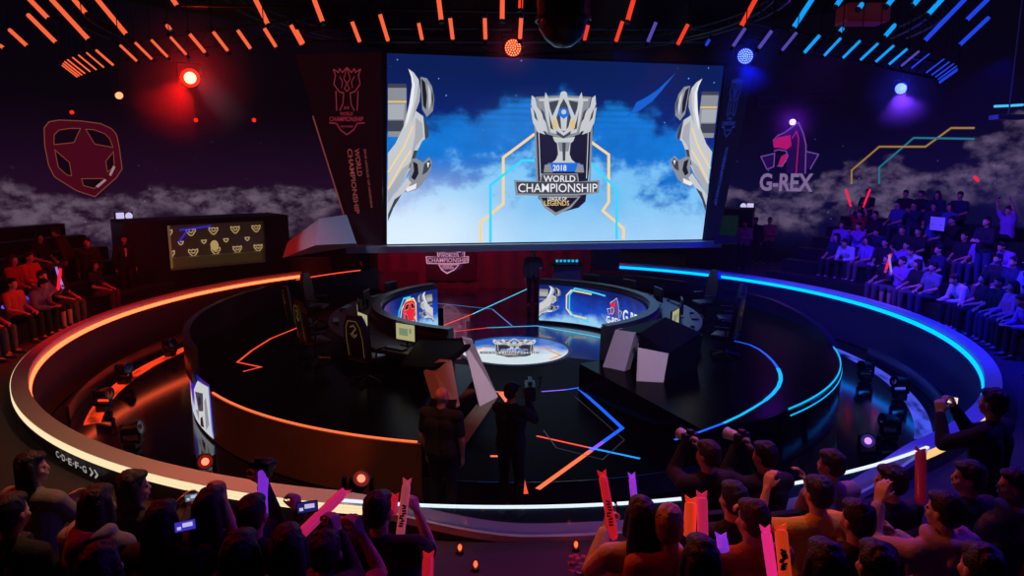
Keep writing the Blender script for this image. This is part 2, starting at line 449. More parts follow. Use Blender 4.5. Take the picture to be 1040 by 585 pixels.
def dino(a, body, line, red, word, text=True):
    """roaring head over a shield, 520 x 585, y down"""
    a.poly([(85, 300), (130, 285), (165, 285), (165, 360), (125, 370)], body); a.stroke([(85, 300), (165, 283), (165, 360), (125, 375)], 6, line, closed=True)
    a.poly([(350, 280), (420, 295), (385, 365), (355, 370)], body); a.stroke([(350, 275), (420, 292), (378, 375)], 6, line)
    head = [(150, 210), (178, 180), (215, 165), (250, 140), (292, 110), (325, 175), (345, 240), (352, 400), (170, 400), (185, 345), (215, 360), (245, 300), (230, 268), (185, 262), (178, 285), (160, 270)]
    a.poly(head[:4] + [(292, 110), (325, 175), (345, 240), (352, 400), (240, 400), (245, 300), (230, 268), (185, 262), (160, 270)], body)
    a.stroke(head[:7] + [(352, 400)], 7, line)
    a.poly([(152, 212), (180, 190), (250, 180), (262, 240), (235, 262), (185, 250), (158, 250)], red)
    a.poly([(205, 300), (242, 280), (238, 330), (212, 355), (190, 350)], red)
    a.stroke([(160, 270), (185, 262), (232, 270), (245, 300), (215, 358), (185, 355)], 6, line)
    a.stroke([(262, 200), (285, 160), (300, 200), (300, 400)], 6, red)
    if text: a.text('G-REX', 245, 450, 105, word, width=315, off=.03, ydown=True)
# team crests on the wall
a = Art(wallfn(86, 162, 298, 280, 2.30 / 490), 40); crest(a, glow('wall_crest_red', (66, 6, 22), 1), glow('wall_crest_dark', (14, 3, 12), 1), glow('wall_crest_edge', (120, 62, 40), 1), glow('wall_crest_white', (150, 120, 120), 1))
tag(a.build('crest_emblem', None), 'large dark red shield crest with a star glowing on the left wall', 'emblem')
a = Art(wallfn(800, 164, 245, 330, 2.3 / 365), 40); dino(a, glow('wall_dino_body', (30, 10, 70), 1), glow('wall_dino_line', (110, 70, 150), 1), glow('wall_dino_red', (170, 20, 100), 1), glow('wall_dino_word', (122, 100, 146), 1))
tag(a.build('dinosaur_emblem', None), 'roaring dinosaur head emblem over the word G-REX on the right wall', 'emblem')
def wall_line(name, pxs, w, m, lab):
    a = Art(lambda x, y, h: Vector(((WR - .03 - h) * math.cos(x / WR), (WR - .03 - h) * math.sin(x / WR), y)))
    q = []
    for u, v in pxs:
        p = at_r(u, v, WR - .03); q.append((math.atan2(p.y, p.x) * WR, p.z))
    a.stroke(q, w, m, sub=6); tag(a.build(name, None), lab, 'light line')
wall_line('wall_light_line', [(865, 187), (865, 173), (893, 149), (940, 149), (966, 130), (990, 130)], .06, glow('wall_yellow', (150, 115, 40), 1), 'thin yellow angular line drawn across the right wall clouds')
wall_line('wall_light_line', [(893, 187), (893, 170), (928, 140), (990, 141)], .06, glow('wall_teal', (28, 110, 130), 1), 'thin teal angular line drawn across the right wall clouds')
# ------------------------------------------------------------------ ring barrier
RO, RI = 8.91, 8.72
def ztrim(a):
    """height of the rail: it dips where the glass runs"""
    a = (a + 180) % 360 - 180
    def ss(t): t = max(0, min(1, t)); return t * t * (3 - 2 * t)
    return 1.2 - .27 * ss((a + 101) / 13) * ss((-57 - a) / 10)
RGC = (0, 0)
ring = thing('ring_barrier', 'huge circular black barrier with a pale top rail around the pit', 'barrier', (0, -9, .87 if False else 0))
GA, GB = -103.0, 0
m = MB(); m.sweep([(RO - .02, 0), (RO - .02, 1.12), (RI + .02, 1.12), (RI + .02, 0)], -223, 66, 220, zf=lambda z, a, r: z if z < .5 else ztrim(a) - .08, c=RGC)
m.build('barrier_wall', WALLB, ring, True)
m = MB(); m.sweep([(RO + .02, 1.19), (RO + .02, 1.12), (RI, 1.12), (RI, 1.21)], -223, 66, 220, zf=lambda z, a, r: ztrim(a) - (1.2 - z), c=RGC)
m.build('top_rail', RAIL, ring, True)
m = MB(); m.sweep([(RI - .005, 1.02), (RI - .005, 1.10), (RI - .03, 1.10), (RI - .03, 1.02)], 137, 226, 90, c=RGC); m.build('warm_light_strip', glow('ring_orange', (255, 88, 48), 4.6), ring)
m = MB(); m.sweep([(RI - .005, 1.02), (RI - .005, 1.10), (RI - .03, 1.10), (RI - .03, 1.02)], -42, 66, 100, c=RGC); m.build('blue_light_strip', glow('ring_cyan', (0, 125, 255), 3.6), ring)
m = MB()
for k in range(3): m.sweep([(RO + .022, 1.158 - k * .031), (RO + .022, 1.182 - k * .031), (RO + .03, 1.182 - k * .031), (RO + .03, 1.158 - k * .031)], -182, -98, 90, mi=0, c=RGC)
m.build('gold_light_strip', G_GOLD, ring)
m = MB(); m.sweep([(RO + .022, 1.09), (RO + .022, 1.19), (RO + .03, 1.19), (RO + .03, 1.09)], -58, -44, 24, c=RGC); m.build('gold_light_strip', glow('gold_r', (255, 205, 130), 1.0), ring)
glass = mat('barrier_glass', (70, 140, 160), .08); gb = glass.node_tree.nodes['Principled BSDF']  # teal reflection put into the base colour of the glass
gb.inputs['Alpha'].default_value = .4; gb.inputs['Coat Weight'].default_value = .5
for (p0, p1) in ((-100, -83.3), (-83.1, -70.2), (-70, -57.5)):
    m = MB(); m.sweep([(8.89, 1.2), (8.89, .9), (8.905, .9), (8.905, 1.2)], p0, p1, 24, zf=lambda z, a, r: z if z > 1 else ztrim(a) + .002, c=RGC)
    m.build('glass_panel', glass, ring, True)
    m = MB(); m.sweep([(8.88, 1.198), (8.88, 1.216), (8.915, 1.216), (8.915, 1.198)], p0, p1, 24, c=RGC); m.build('glass_top_light', G_WH, ring)
for aa in (-83.2, -70.1): m = MB(); m.box((RGC[0] + 8.896 * math.cos(R_(aa)), RGC[1] + 8.896 * math.sin(R_(aa)), (ztrim(aa) + 1.2) / 2), (.012, .02, 1.2 - ztrim(aa))); m.build('glass_joint', mat('joint', (190, 200, 215), .3), ring)
def ringart(u0, v0, s):
    p = at_z(u0, v0, .97); a0 = math.atan2(p.y - RGC[1], p.x - RGC[0])
    return Art(lambda x, y, h: Vector((RGC[0] + (RO + h) * math.cos(a0 + x * s / RO), RGC[1] + (RO + h) * math.sin(a0 + x * s / RO), p.z + y * s * .62)))
a = ringart(81, 467, .185); W_ = glow('printed_white', (205, 200, 195), .55)
for k, ch in enumerate('CDEFG'):
    a.text(ch, -2.1 + k * .95, 0, .72, W_, width=.48, off=.02)
    if k < 4: a.circle(-2.1 + k * .95 + .48, 0, .09, W_)
for k in (0, .55): a.stroke([(2.35 + k, .42), (2.65 + k, 0), (2.35 + k, -.42)], .17, W_)
a.build('section_lettering', ring)
# ------------------------------------------------------------------ round stage
stage = thing('round_stage', 'round black stage with raised player decks on both sides', 'stage', (RC[0], RC[1], 0))
SR = 6.52
m = MB(); m.sweep([(SR - .15, 0), (SR - .15, .28), (SR, .28), (SR, 0)], 0, 360, 160, c=RC, ends=False); m.build('stage_base', DARKL, stage, True)
m = MB(); m.lathe([(0, .3), (SR, .3)], c=(RC[0], RC[1], 0), n=96)
m.add([(-3.6, 5.4, .301), (2.9, 5.4, .301), (2.9, 8.5, .301), (-3.6, 8.5, .301)], [[0, 1, 2, 3]])
m.build('stage_floor', GLOSS, stage)
m = MB(); m.sweep([(1.3, .302), (SR - .02, .302)], -150, -25, 50, c=RC, closed_prof=False); m.build('front_floor', MATTE, stage)
def lobe(a0, a1, name, wm_, d0, d1):
    m = MB(); m.sweep([(2.97, .3), (2.97, .8), (SR, .8), (SR, .3)], a0, a1, 60, c=RC); m.build(name, mat('deck_black', (4, 4, 6), .22, ior=1.09), stage, False)
    m = MB(); m.sweep([(SR + .0, .0), (SR + .0, .795), (SR + .05, .795), (SR + .05, .0)], d0, d1, 70, c=RC); m.build('drum_wall', wm_, stage, True)
lobe(128, 259, 'player_deck', LACQ, 128, 259)
lobe(-67, 77, 'player_deck', GLOSS, -67, 77)
stage.children[-1].data.materials[0] = mat('blue_lacquer', (38, 40, 78), .18, coat=.5)
m = MB(); m.sweep([(SR, .79), (SR, 1.4), (SR + .12, 1.4), (SR + .12, .79)], 128, 216, 60, c=RC); m.build('parapet', DARKL, stage, True)
m = MB(); m.sweep([(SR, .79), (SR, 1.12), (SR + .12, 1.12), (SR + .12, .79)], -14, 70, 60, c=RC, zf=lambda z, a, r: z if z < 1 else .81 + .33 * min(1, max(0, (a + 14) / 30)) ** .7); m.build('parapet', DARKL, stage, True)
m = MB(); m.sweep([(SR + .03, .8), (SR + .03, .82), (SR + .0, .82), (SR + .0, .8)], 222.5, 258.5, 60, c=RC); m.build('orange_edge_light', G_OR, stage)
m = MB(); m.sweep([(SR + .03, .8), (SR + .03, .815), (SR + .01, .815), (SR + .01, .8)], -52, -8, 50, c=RC); m.sweep([(SR + .055, .70), (SR + .055, .72), (SR + .045, .72), (SR + .045, .70)], -52, -2, 50, c=RC); m.build('blue_edge_light', G_CY, stage)
m = MB(); m.sweep([(SR + .02, 1.4), (SR + .02, 1.425), (SR + .05, 1.425), (SR + .05, 1.4)], 133, 152, 30, c=RC); m.build('orange_edge_light', G_RED, stage)
# LED screen wrapped round the left of the drum
def cyl_screen(name, r, z0, z1, a0, a1, matl, parent, n=50, out=False):
    m = MB()
    for j in range(n + 1):
        a = a0 + (a1 - a0) * j / n
        for i, z in enumerate((z0, z1)):
            m.uv[len(m.v)] = (abs(a - a0) * PI / 180 * r, z - z0); m.v.append(Vector((RC[0] + r * math.cos(R_(a)), RC[1] + r * math.sin(R_(a)), z)))
    m.f = [[2 * j, 2 * j + 1, 2 * j + 3, 2 * j + 2] for j in range(n)]; m.m = [0] * n
    return m.build(name, matl, parent, fix=False)
def led_mat(name, s=1., lo=(150, 205, 240), mid=(16, 70, 190), hi=(8, 26, 110), h=.95):
    mm = mat(name, (8, 8, 12), .3); g = NG(mm); b = mm.node_tree.nodes['Principled BSDF']
    uv = g.n('ShaderNodeUVMap'); sp = g.n('ShaderNodeSeparateXYZ'); g.link(uv.outputs[0], sp.inputs[0])
    nz = g.noise(uv.outputs[0], 1.6, 5, .6); t = g.math('ADD', g.math('DIVIDE', sp.outputs[1], h), g.math('MULTIPLY', g.math('SUBTRACT', nz, .5), 1.1))
    c = g.mix(g.smooth(t, .0, .38), L4(*lo), L4(*mid)); c = g.mix(g.smooth(t, .4, .9), c, L4(*hi))
    g.link(c, b.inputs['Emission Color']); b.inputs['Emission Strength'].default_value = s
    return mm
LEDM = led_mat('led_clouds', 1.)
def cylart(r, sgn=1, c=RC):
    """x = angle in degrees, y = height; sgn -1: seen from inside"""
    return lambda x, y, h: Vector((c[0] + (r + sgn * h) * math.cos(R_(x)), c[1] + (r + sgn * h) * math.sin(R_(x)), y))
I_RED = glow('led_red', (235, 30, 50), 1.); I_DK = glow('led_dark', (40, 8, 50), 1.); I_YE = glow('led_yellow', (250, 215, 150), 1.); I_CY = glow('led_cyan', (60, 215, 255), 1.); I_WH = glow('led_white', (235, 235, 240), 1.)
S_L = glow('led_silver_light', (198, 202, 206), 1.); S_M = glow('led_silver_mid', (138, 142, 150), 1.); S_G = glow('led_silver_grey', (168, 172, 180), 1.); S_D = glow('led_silver_dark', (62, 66, 80), 1.); S_B = glow('led_silver_black', (28, 28, 38), 1.); I_GO = glow('led_gold', (225, 190, 120), 1.)
cyl_screen('curved_led_screen', SR + .056, .04, .95, 176, 222.5, led_mat('led_side', .9, (190, 215, 240), (30, 40, 200), (20, 20, 130), .95), stage)
a = Art(cylart(SR + .057), 1.5); a.h = .002
a.poly([(198, .1), (206, .1), (206, .8), (198, .8)], I_RED); a.stroke([(208.2, .85), (208.6, .35), (206.5, .14), (198, .08)], .25, I_YE)
a.poly([(213, .06), (222.2, .06), (222.2, .9), (217, .86), (213.5, .6)], S_L); a.poly([(214.5, .6), (219.5, .72), (219, .4), (216, .3)], S_D); a.poly([(213.8, .25), (216.5, .34), (216, .14)], S_M); a.poly([(219.8, .1), (221.5, .25), (221, .7), (220, .6)], S_M); a.poly([(216.6, .4), (218.2, .5), (218, .62), (216.8, .58)], S_B); a.poly([(217, .08), (219, .12), (218.6, .3), (217.2, .22)], S_B)
a.build('screen_picture', stage)
# floor light lines
def fl(name, z, segs):
    fa = Art(lambda x, y, h: Vector((x, y, z + h))); fa.h = .002
    for pxs, w, mt in segs:
        fa.stroke([tuple(at_z(u, v, z)[:2]) for u, v in pxs], w, mt); fa.h = .002
    return fa.build(name, stage)
DIML = glow('faint_line', (46, 40, 52), .8)
fl('floor_light_line', .3, [([(546, 497), (573, 477.5), (600, 458)], .075, G_OR), ([(600, 458), (613, 448.7)], .07, G_VI), ([(613, 448.7), (632, 435), (610, 414.6), (588, 395)], .07, G_BL)])
fl('floor_light_line', .3, [([(545, 443), (598, 454.8)], .045, G_RED), ([(598, 454.8), (650, 466)], .05, glow('azure', (20, 140, 255), 1.5))])
fl('floor_light_line', .3, [([(550, 398), (575, 396)], .05, G_VI), ([(575, 396), (606, 391)], .05, G_BL)])
fl('floor_light_line', .3, [([(492, 397.5), (522, 399)], .05, G_OR), ([(509, 399), (517, 409)], .12, G_OR)])
fl('floor_light_line', .3, [([(498, 463.5), (532, 464)], .06, G_OR), ([(529, 486), (533, 502)], .09, G_RED)])
fl('floor_light_line', .3, [([(437, 336), (480, 319)], .05, G_RED), ([(480, 319), (541, 291)], .05, I_CY)])
fl('floor_light_line', .3, [([(432, 340), (495, 333)], .04, G_RED), ([(495, 333), (545, 331), (600, 341), (640, 349)], .05, I_CY), ([(443, 308), (500, 314), (520, 331)], .04, glow('pale_cyan_line', (70, 120, 190), 1))])
fl('faint_floor_outline', .3, [([(584, 403), (634, 447), (612, 467), (565, 455), (552, 437)], .02, DIML)])
fl('deck_light_line', .8, [([(302, 333), (275, 344), (256, 356), (241, 368), (265, 373), (247, 377.5)], .045, G_RED)])
fl('deck_light_line', .8, [([(737, 345), (751, 347.5), (762, 350.5), (771, 355), (779, 361), (785, 367), (790, 374)], .05, G_BL), ([(790, 374), (792.5, 380), (793, 386), (790.5, 393), (785, 400), (777, 407)], .065, G_CY), ([(777, 407), (765, 414.5), (752, 422), (735, 430)], .05, G_CY), ([(735, 430), (705, 441), (685, 447)], .045, G_BL)])
# centre disc with the picture
disc = MB(); disc.lathe([(0, .315), (1.2, .315), (1.2, .3)], c=(.14, .05, 0), n=64)
dm = mat('disc_picture', (8, 8, 10), .25); g = NG(dm); b = dm.node_tree.nodes['Principled BSDF']
tc = g.n('ShaderNodeTexCoord'); sp = g.n('ShaderNodeSeparateXYZ'); g.link(tc.outputs['Object'], sp.inputs[0])
nz = g.noise(tc.outputs['Object'], 1.5, 5, .6); t = g.math('ADD', sp.outputs[1], g.math('MULTIPLY', g.math('SUBTRACT', nz, .5), 1.6))
g.link(g.mix(g.smooth(t, -.35, .55), L4(215, 232, 238), L4(30, 100, 200)), b.inputs['Emission Color']); b.inputs['Emission Strength'].default_value = .9
disc.build('picture_disc', dm, stage)
m = MB(); m.lathe([(1.2, .3), (1.2, .318), (1.3, .318), (1.3, .3)], c=(.14, .05, 0), n=64); m.build('disc_rim', BLK2, stage)
EMC = dict(dark=S_D, mid=S_M, light=S_L, edge=S_M, panel=glow('led_panel', (26, 22, 48), 1.), blue=glow('led_blue', (30, 110, 220), 1.), gold=I_GO, word=I_WH)
a = Art(lambda x, y, h: Vector((.08 + (x - 250) * .0042, .15 - (y - 290) * .0036, .316 + h * .2))); emblem(a, EMC); 
a.stroke([(60, 560), (20, 470), (100, 300), (140, 300)], 16, I_YE); a.stroke([(440, 560), (500, 470), (420, 300), (370, 300)], 16, glow('led_orange', (230, 150, 80), 1.))
a.build('emblem_picture', stage)
# ------------------------------------------------------------------ player desks
DP = [(3.05, .3), (2.86, .36), (2.90, 1.42), (3.0, 1.47), (4.0, 1.40), (4.0, 1.34), (3.2, 1.34), (3.3, .8), (3.3, .3)]
def desk(a0, a1, label, led0, led1, loc):
    d = thing('player_desk', label, 'desk', loc)
    m = MB(); m.sweep([(3.05, .3), (2.86, .36), (2.90, 1.42), (3.0, 1.45), (3.15, 1.34), (3.3, .8), (3.3, .3)], a0, a1, 70, c=RC); m.build('desk_body', DESKD, d)
    m = MB(); m.sweep([(2.92, 1.44), (2.92, 1.47), (3.1, 1.47), (3.12, 1.22), (4.0, 1.2), (4.0, 1.15), (3.08, 1.15), (3.06, 1.44)], a0, a1, 70, c=RC); m.build('desktop', mat('desktop_dark', (44, 42, 50), .35), d)
    cyl_screen('curved_led_screen', 2.85, .38, 1.34, led0, led1, LEDM, d)
    return d
dl = desk(133, 247, 'curved black player desk on the left deck with a blue screen front', 133, 225, (-3.3, 0, .3))
dr = desk(-57, 77, 'curved black player desk on the right deck with a G-REX screen front', -35, 77, (3.4, 0, .3))
def slab(pts, th, name, mt, par, direction=None):
    P = [at_d(*p) if len(p) == 3 else Vector(p) for p in pts]
    n = (P[1] - P[0]).cross(P[2] - P[0]).normalized()
    if n.y < 0: n = -n
    m = MB(); m.prism(P, n * th); return m.build(name, mt, par)
Z3 = lambda u, v, z: at_z(u, v, z)
A_ = Z3(471, 345, 1.45); B_ = Z3(490, 348, 1.45)
# left end: bent slab, an upper leaning panel and a lower return
def prism3(pts, ext, name, mt, par):
    m = MB(); m.prism(pts, ext); return m.build(name, mt, par)
e1 = [at_d(470, 344, 11.2), at_d(480, 346, 11.1), at_d(506, 403, 10.9), at_d(487, 413, 10.8)]
prism3(e1, (-.03, .16, 0), 'end_panel', DESKG, dl)
e2 = [at_d(506, 403, 10.9), at_z(470, 456, .3), at_z(459, 448, .3), at_d(487, 413, 10.8)]
prism3(e2, (-.05, .12, 0), 'end_panel', mat('desk_return', (110, 108, 96), .55), dl)
prism3([at_d(442, 379, 10.7), at_d(459, 366, 10.75), at_d(467, 412, 10.5), at_d(455, 420, 10.4)], (-.2, .1, 0), 'end_cabinet', DESKG, dl)
prism3([at_d(406, 371, 11.2), at_d(440, 373, 10.7), at_d(460, 365, 10.8), at_d(482, 346, 11.2), at_d(470, 343, 11.4), at_d(425, 345, 11.9)], (0, 0, -.05), 'desk_wing', VOID, dl)
# right end
prism3([at_z(603, 399, .3), at_z(627, 405, .3), at_d(645, 338, 11.9), at_d(625, 335, 12.1)], (.12, .14, 0), 'end_panel', DESKG, dr)
prism3([at_d(648, 353, 11.6), at_d(679, 359, 11.5), at_d(671, 405, 11.3), at_d(646, 399, 11.4)], (.05, .3, 0), 'end_cabinet', mat('cabinet_cream', (172, 152, 146), .5), dr)
prism3([at_d(641, 401, 11.4), at_d(671, 405, 11.3), at_d(672, 428, 11.3), at_d(640, 424, 11.4)], (.05, .3, 0), 'end_base', DESKD, dr)
prism3([at_d(627, 335, 12.1), at_d(650, 338, 11.9), at_d(648, 353, 11.6), at_d(679, 359, 11.5), at_d(712, 338, 12.3), at_d(676, 322, 12.8)], (0, 0, -.05), 'desk_wing', VOID, dr)
prism3([at_d(677, 360, 11.5), at_d(714, 340, 12.3), at_d(700, 420, 12.0), at_d(671, 428, 11.3)], (.0, .15, 0), 'side_panel', VOID, dr)
# pictures on the desk screens
a = Art(cylart(2.85, -1)); a.h = .003
sx = lambda t: t
def statue(a, x0, x1, y0, y1, flip=False):
    """armoured wing figure in a unit box"""
    f = lambda x, y: ((x1 + (x0 - x1) * x) if flip else (x0 + (x1 - x0) * x), y1 + (y0 - y1) * y)
    q = lambda pts: [f(*p) for p in pts]
    w = abs(y1 - y0)
    a.poly(q([(0, .11), (.4, .11), (.4, .5), (0, .5)]), S_M); a.poly(q([(0, .11), (.4, .11), (.4, .14), (0, .14)]), S_D); a.poly(q([(0, .235), (.4, .235), (.4, .25), (0, .25)]), I_GO); a.poly(q([(0, .38), (.34, .38), (.34, .46), (0, .46)]), S_D); a.poly(q([(.0, .26), (.36, .26), (.34, .37), (0, .37)]), S_G)
    a.poly(q([(.70, .06), (.84, .07), (.95, .13), (1, .22), (.97, .31), (.84, .355), (.74, .30)]), S_M)
    a.poly(q([(.72, .07), (.80, .10), (.84, .2), (.82, .30), (.76, .27)]), S_B); a.poly(q([(.86, .11), (.92, .16), (.93, .24), (.88, .31), (.87, .2)]), S_L); a.poly(q([(.95, .15), (.99, .22), (.95, .30), (.94, .2)]), S_D)
    a.poly(q([(.44, .0), (.56, .03), (.66, .08), (.70, .16), (.68, .24), (.6, .31), (.76, .35), (.86, .42), (.88, .5), (.74, .53), (.64, .6), (.56, .68), (.34, .82), (.12, .92), (0, .99), (0, .62), (.16, .55), (.34, .42), (.46, .26), (.52, .12), (.5, .06)]), S_L)
    a.poly(q([(.44, .0), (.52, .04), (.58, .12), (.54, .26), (.44, .38), (.36, .44), (.46, .26), (.52, .12), (.5, .06)]), I_WH)
    a.poly(q([(.66, .09), (.70, .16), (.68, .24), (.6, .31), (.5, .40), (.56, .30), (.62, .2)]), S_G); a.poly(q([(.76, .35), (.86, .42), (.88, .5), (.80, .52), (.78, .42)]), S_D)
    a.poly(q([(.6, .36), (.74, .40), (.76, .5), (.62, .56), (.5, .64), (.58, .5)]), S_G); a.poly(q([(0, .9), (.3, .74), (.5, .68), (.34, .82), (.12, .92), (0, .99)]), S_G); a.poly(q([(.56, .6), (.64, .6), (.54, .7), (.44, .74)]), S_D)
    a.stroke(q([(.0, .76), (.34, .58), (.54, .42)]), w * .011, I_YE); a.stroke(q([(.0, .88), (.3, .70), (.5, .60)]), w * .011, I_YE)
    a.poly(q([(.5, .66), (.62, .66), (.76, .69), (.88, .65), (.95, .68), (.93, .74), (.84, .79), (.74, .85), (.6, .89), (.42, .91), (.3, .89), (.46, .8)]), S_M)
    a.poly(q([(.54, .68), (.64, .7), (.66, .77), (.58, .82), (.5, .8), (.56, .75)]), S_B); a.poly(q([(.78, .70), (.9, .67), (.93, .71), (.84, .76), (.74, .78)]), S_D); a.poly(q([(.84, .69), (.9, .69), (.86, .73)]), I_WH); a.poly(q([(.34, .875), (.5, .86), (.62, .84), (.6, .88), (.42, .905)]), I_WH)
    a.poly(q([(.42, .80), (.5, .84), (.3, .92), (.12, 1.02), (0, 1.12), (0, .99), (.2, .9)]), S_L); a.poly(q([(.3, .92), (.12, 1.02), (0, 1.12), (0, 1.07), (.14, .96)]), S_D)
am = Art(cylart(2.85, -1), 2.); am.h = .003
statue(am, 136.5, 147, .4 + .2, 1.33, False)
crx = lambda x, y: None
a2 = Art(lambda x, y, h: cylart(2.85, -1)(153.5 - (x - 298) * .021, .86 - (y - 280) * .00135, h + .01), 60); crest(a2, I_RED, I_DK, I_YE, I_WH)
am.stroke([(161, .42), (160, .95), (155.5, 1.18), (149.5, 1.2), (148, 1.05), (148, .6), (151, .45)], .5, I_YE) if False else None
a3 = Art(lambda x, y, h: cylart(2.85, -1)(x / 20, y, h)); a3.h = .003
a3.stroke([(148.6 * 20, 1.1), (149.2 * 20, .6), (151 * 20, .45)], .035, I_YE) ; a3.stroke([(3240, .7), (3200, 1.05), (3110, 1.24), (2990, 1.2)], .035, I_CY)
am.build('statue_picture', dl); a2.build('crest_picture', dl); 
lineL = Art(lambda x, y, h: cylart(2.85, -1)(x * 20.1, y, h)); lineL.h = .003
lineL.stroke([(8.05, .75), (7.95, 1.05), (7.72, 1.22), (7.45, 1.22), (7.36, 1.08), (7.36, .62), (7.5, .45)], .045, I_YE, sub=3)
lineL.stroke([(8.2, .5), (8.1, 1.0), (7.85, 1.28), (7.55, 1.27)], .045, I_CY, sub=3); lineL.build('line_picture', dl)
ar = Art(cylart(2.85, -1), 2.); ar.h = .003
statue(ar, 76.8, 66, .4 + .2, 1.33, True) if False else statue(ar, 76.8, 65, .55, 1.32)
ar.build('statue_picture', dr)
lr = Art(lambda x, y, h: cylart(2.85, -1)(x * 20.1, y, h)); lr.h = .003
lr.stroke([(2.35, 1.2), (2.95, 1.24), (3.08, 1.1), (3.08, .75), (2.95, .6), (2.5, .55)], .04, I_YE, sub=3)
lr.stroke([(1.9, 1.22), (2.85, 1.3), (3.0, 1.12), (3.0, .72), (2.85, .55), (2.4, .48)], .04, I_CY, sub=3); lr.build('line_picture', dr)
a2 = Art(lambda x, y, h: cylart(2.85, -1)(31 - (x - 250) * .034, .86 - (y - 330) * .0017, h + .01), 60); dino(a2, glow('led_dino', (50, 70, 150), 1.), I_WH, I_RED, I_WH); a2.build('dinosaur_picture', dr)
a2 = Art(lambda x, y, h: cylart(2.85, -1)(15 - x * 20.1, .86 + y, h + .004)); a2.text('G-REX', 0, 0, .3, I_WH, width=.95, off=.02); a2.build('team_lettering', dr)
# ------------------------------------------------------------------ main screen
P1 = at_d(393, 150, 18.2); P2 = at_d(722, 155, 19.95)
sd = Vector((P2.x - P1.x, P2.y - P1.y, 0)).normalized(); sn = Vector((sd.y, -sd.x, 0))
SP = lambda u, v, h=0: at_plane(u, v, P1, sn) + sn * h
scr = thing('main_screen', 'giant screen showing the trophy emblem against a blue cloudy sky', 'screen', tuple(SP(560, 247)))
cor = [SP(393, 54), SP(735, 67), SP(713, 243), SP(393, 248)]
zt = cor[0].z; zb = cor[3].z
m = MB(); nx, ny = 24, 14
for j in range(ny + 1):
    for i in range(nx + 1):
        s_, t_ = i / nx, j / ny
        p = (cor[3].lerp(cor[2], s_)).lerp(cor[0].lerp(cor[1], s_), t_) + sn * .01
        m.uv[len(m.v)] = (s_, t_); m.v.append(p)
m.f = [[j * (nx + 1) + i, j * (nx + 1) + i + 1, (j + 1) * (nx + 1) + i + 1, (j + 1) * (nx + 1) + i] for j in range(ny) for i in range(nx)]; m.m = [0] * len(m.f)
sm = mat('sky_picture', (4, 4, 6), .4); g = NG(sm); b = sm.node_tree.nodes['Principled BSDF']
uv = g.n('ShaderNodeUVMap'); sp = g.n('ShaderNodeSeparateXYZ'); g.link(uv.outputs[0], sp.inputs[0]); U, V = sp.outputs[0], sp.outputs[1]
n1 = g.noise(uv.outputs[0], 3.0, 8, .58, off=(3.1, 1.7, 0), sc3=(1.6, 1, 1)); n2 = g.noise(uv.outputs[0], 6, 8, .62, off=(7.3, 2.2, 0), sc3=(1.5, 1, 1))
# darker hollow left of centre and on the right shoulder, bright bank under the emblem
bank = g.math('MULTIPLY', g.math('ABSOLUTE', g.math('SUBTRACT', U, .50)), -.6)
h1 = g.math('ADD', g.math('ADD', .60, bank), g.math('MULTIPLY', g.math('SUBTRACT', n1, .5), .75))
mid_ = g.smooth(g.math('SUBTRACT', g.math('ADD', h1, .30), V), -.02, .10)
h2 = g.math('ADD', g.math('ADD', .60, bank), g.math('MULTIPLY', g.math('SUBTRACT', n2, .5), .95))
low_ = g.smooth(g.math('SUBTRACT', h2, V), -.03, .20)
c = g.mix(g.smooth(V, .35, 1.0), L4(10, 40, 130), L4(6, 26, 84))
c = g.mix(g.math('MULTIPLY', mid_, g.math('ADD', .35, g.math('MULTIPLY', n2, .9))), c, L4(16, 120, 212))
c = g.mix(g.math('MULTIPLY', low_, g.math('ADD', .45, g.math('MULTIPLY', n1, .75))), c, L4(128, 198, 240))
c = g.mix(g.math('MULTIPLY', g.math('MULTIPLY', g.smooth(V, .5, .0), g.math('SUBTRACT', 1, g.smooth(U, .1, .5))), .8), c, L4(232, 240, 250))
c = g.mix(g.math('MULTIPLY', g.smooth(V, .28, .0), .35), c, L4(200, 225, 245))
vo = g.n('ShaderNodeTexVoronoi'); vo.inputs['Scale'].default_value = 16; mp = g.n('ShaderNodeMapping'); mp.inputs['Scale'].default_value = (1.9, 1, 1); g.link(uv.outputs[0], mp.inputs[0]); g.link(mp.outputs[0], vo.inputs['Vector'])
c = g.mix(g.math('MULTIPLY', g.math('LESS_THAN', vo.outputs['Distance'], .06), g.smooth(V, .55, .75)), c, L4(120, 190, 250))
wv = g.math('MULTIPLY', g.math('SINE', g.math('MULTIPLY', V, 190)), .5)
band = g.math('MULTIPLY', g.math('GREATER_THAN', wv, .1), g.math('MULTIPLY', g.smooth(V, .55, .85), .35))
c = g.mix(band, c, L4(10, 34, 60))
g.link(c, b.inputs['Emission Color']); b.inputs['Emission Strength'].default_value = 1.12
sface = m.build('screen_face', sm, scr, fix=False)
m = MB(); back = sn * -.3
cf = [SP(389, 51), SP(739, 64), SP(716, 246), SP(389, 251)]
m.prism([p + sn * -.0 for p in cf], back); m.build('screen_housing', BLK, scr)
a = Art(lambda u, v, h: SP(u, v, .012 + h))
for q in ([(488, 246), (488, 226), (511, 207), (511, 160), (543, 136)], [(586, 134), (618, 157), (618, 205), (612, 214), (633, 232), (633, 243)]):
    a.stroke(q, 2.8, I_YE)
for q in ([(498, 246), (498, 188), (530, 163), (543, 163)], [(586, 160), (596, 162), (626, 192), (626, 243)]):
    a.stroke(q, 2.8, I_CY)
a.poly([(633, 121), (642, 112), (646, 104), (656, 99), (668, 91), (686, 74), (670, 94), (662, 103), (650, 112), (640, 117)], glow('led_wisp', (20, 96, 205), 1.))
a.build('line_picture', sface)
a = Art(lambda x, y, h: SP(500 + x / 3.657, 80 + y / 3.657, .03 + h)); emblem(a, EMC); a.build('emblem_picture', sface)
a = Art(lambda x, y, h: SP(x, y, .02 + h))
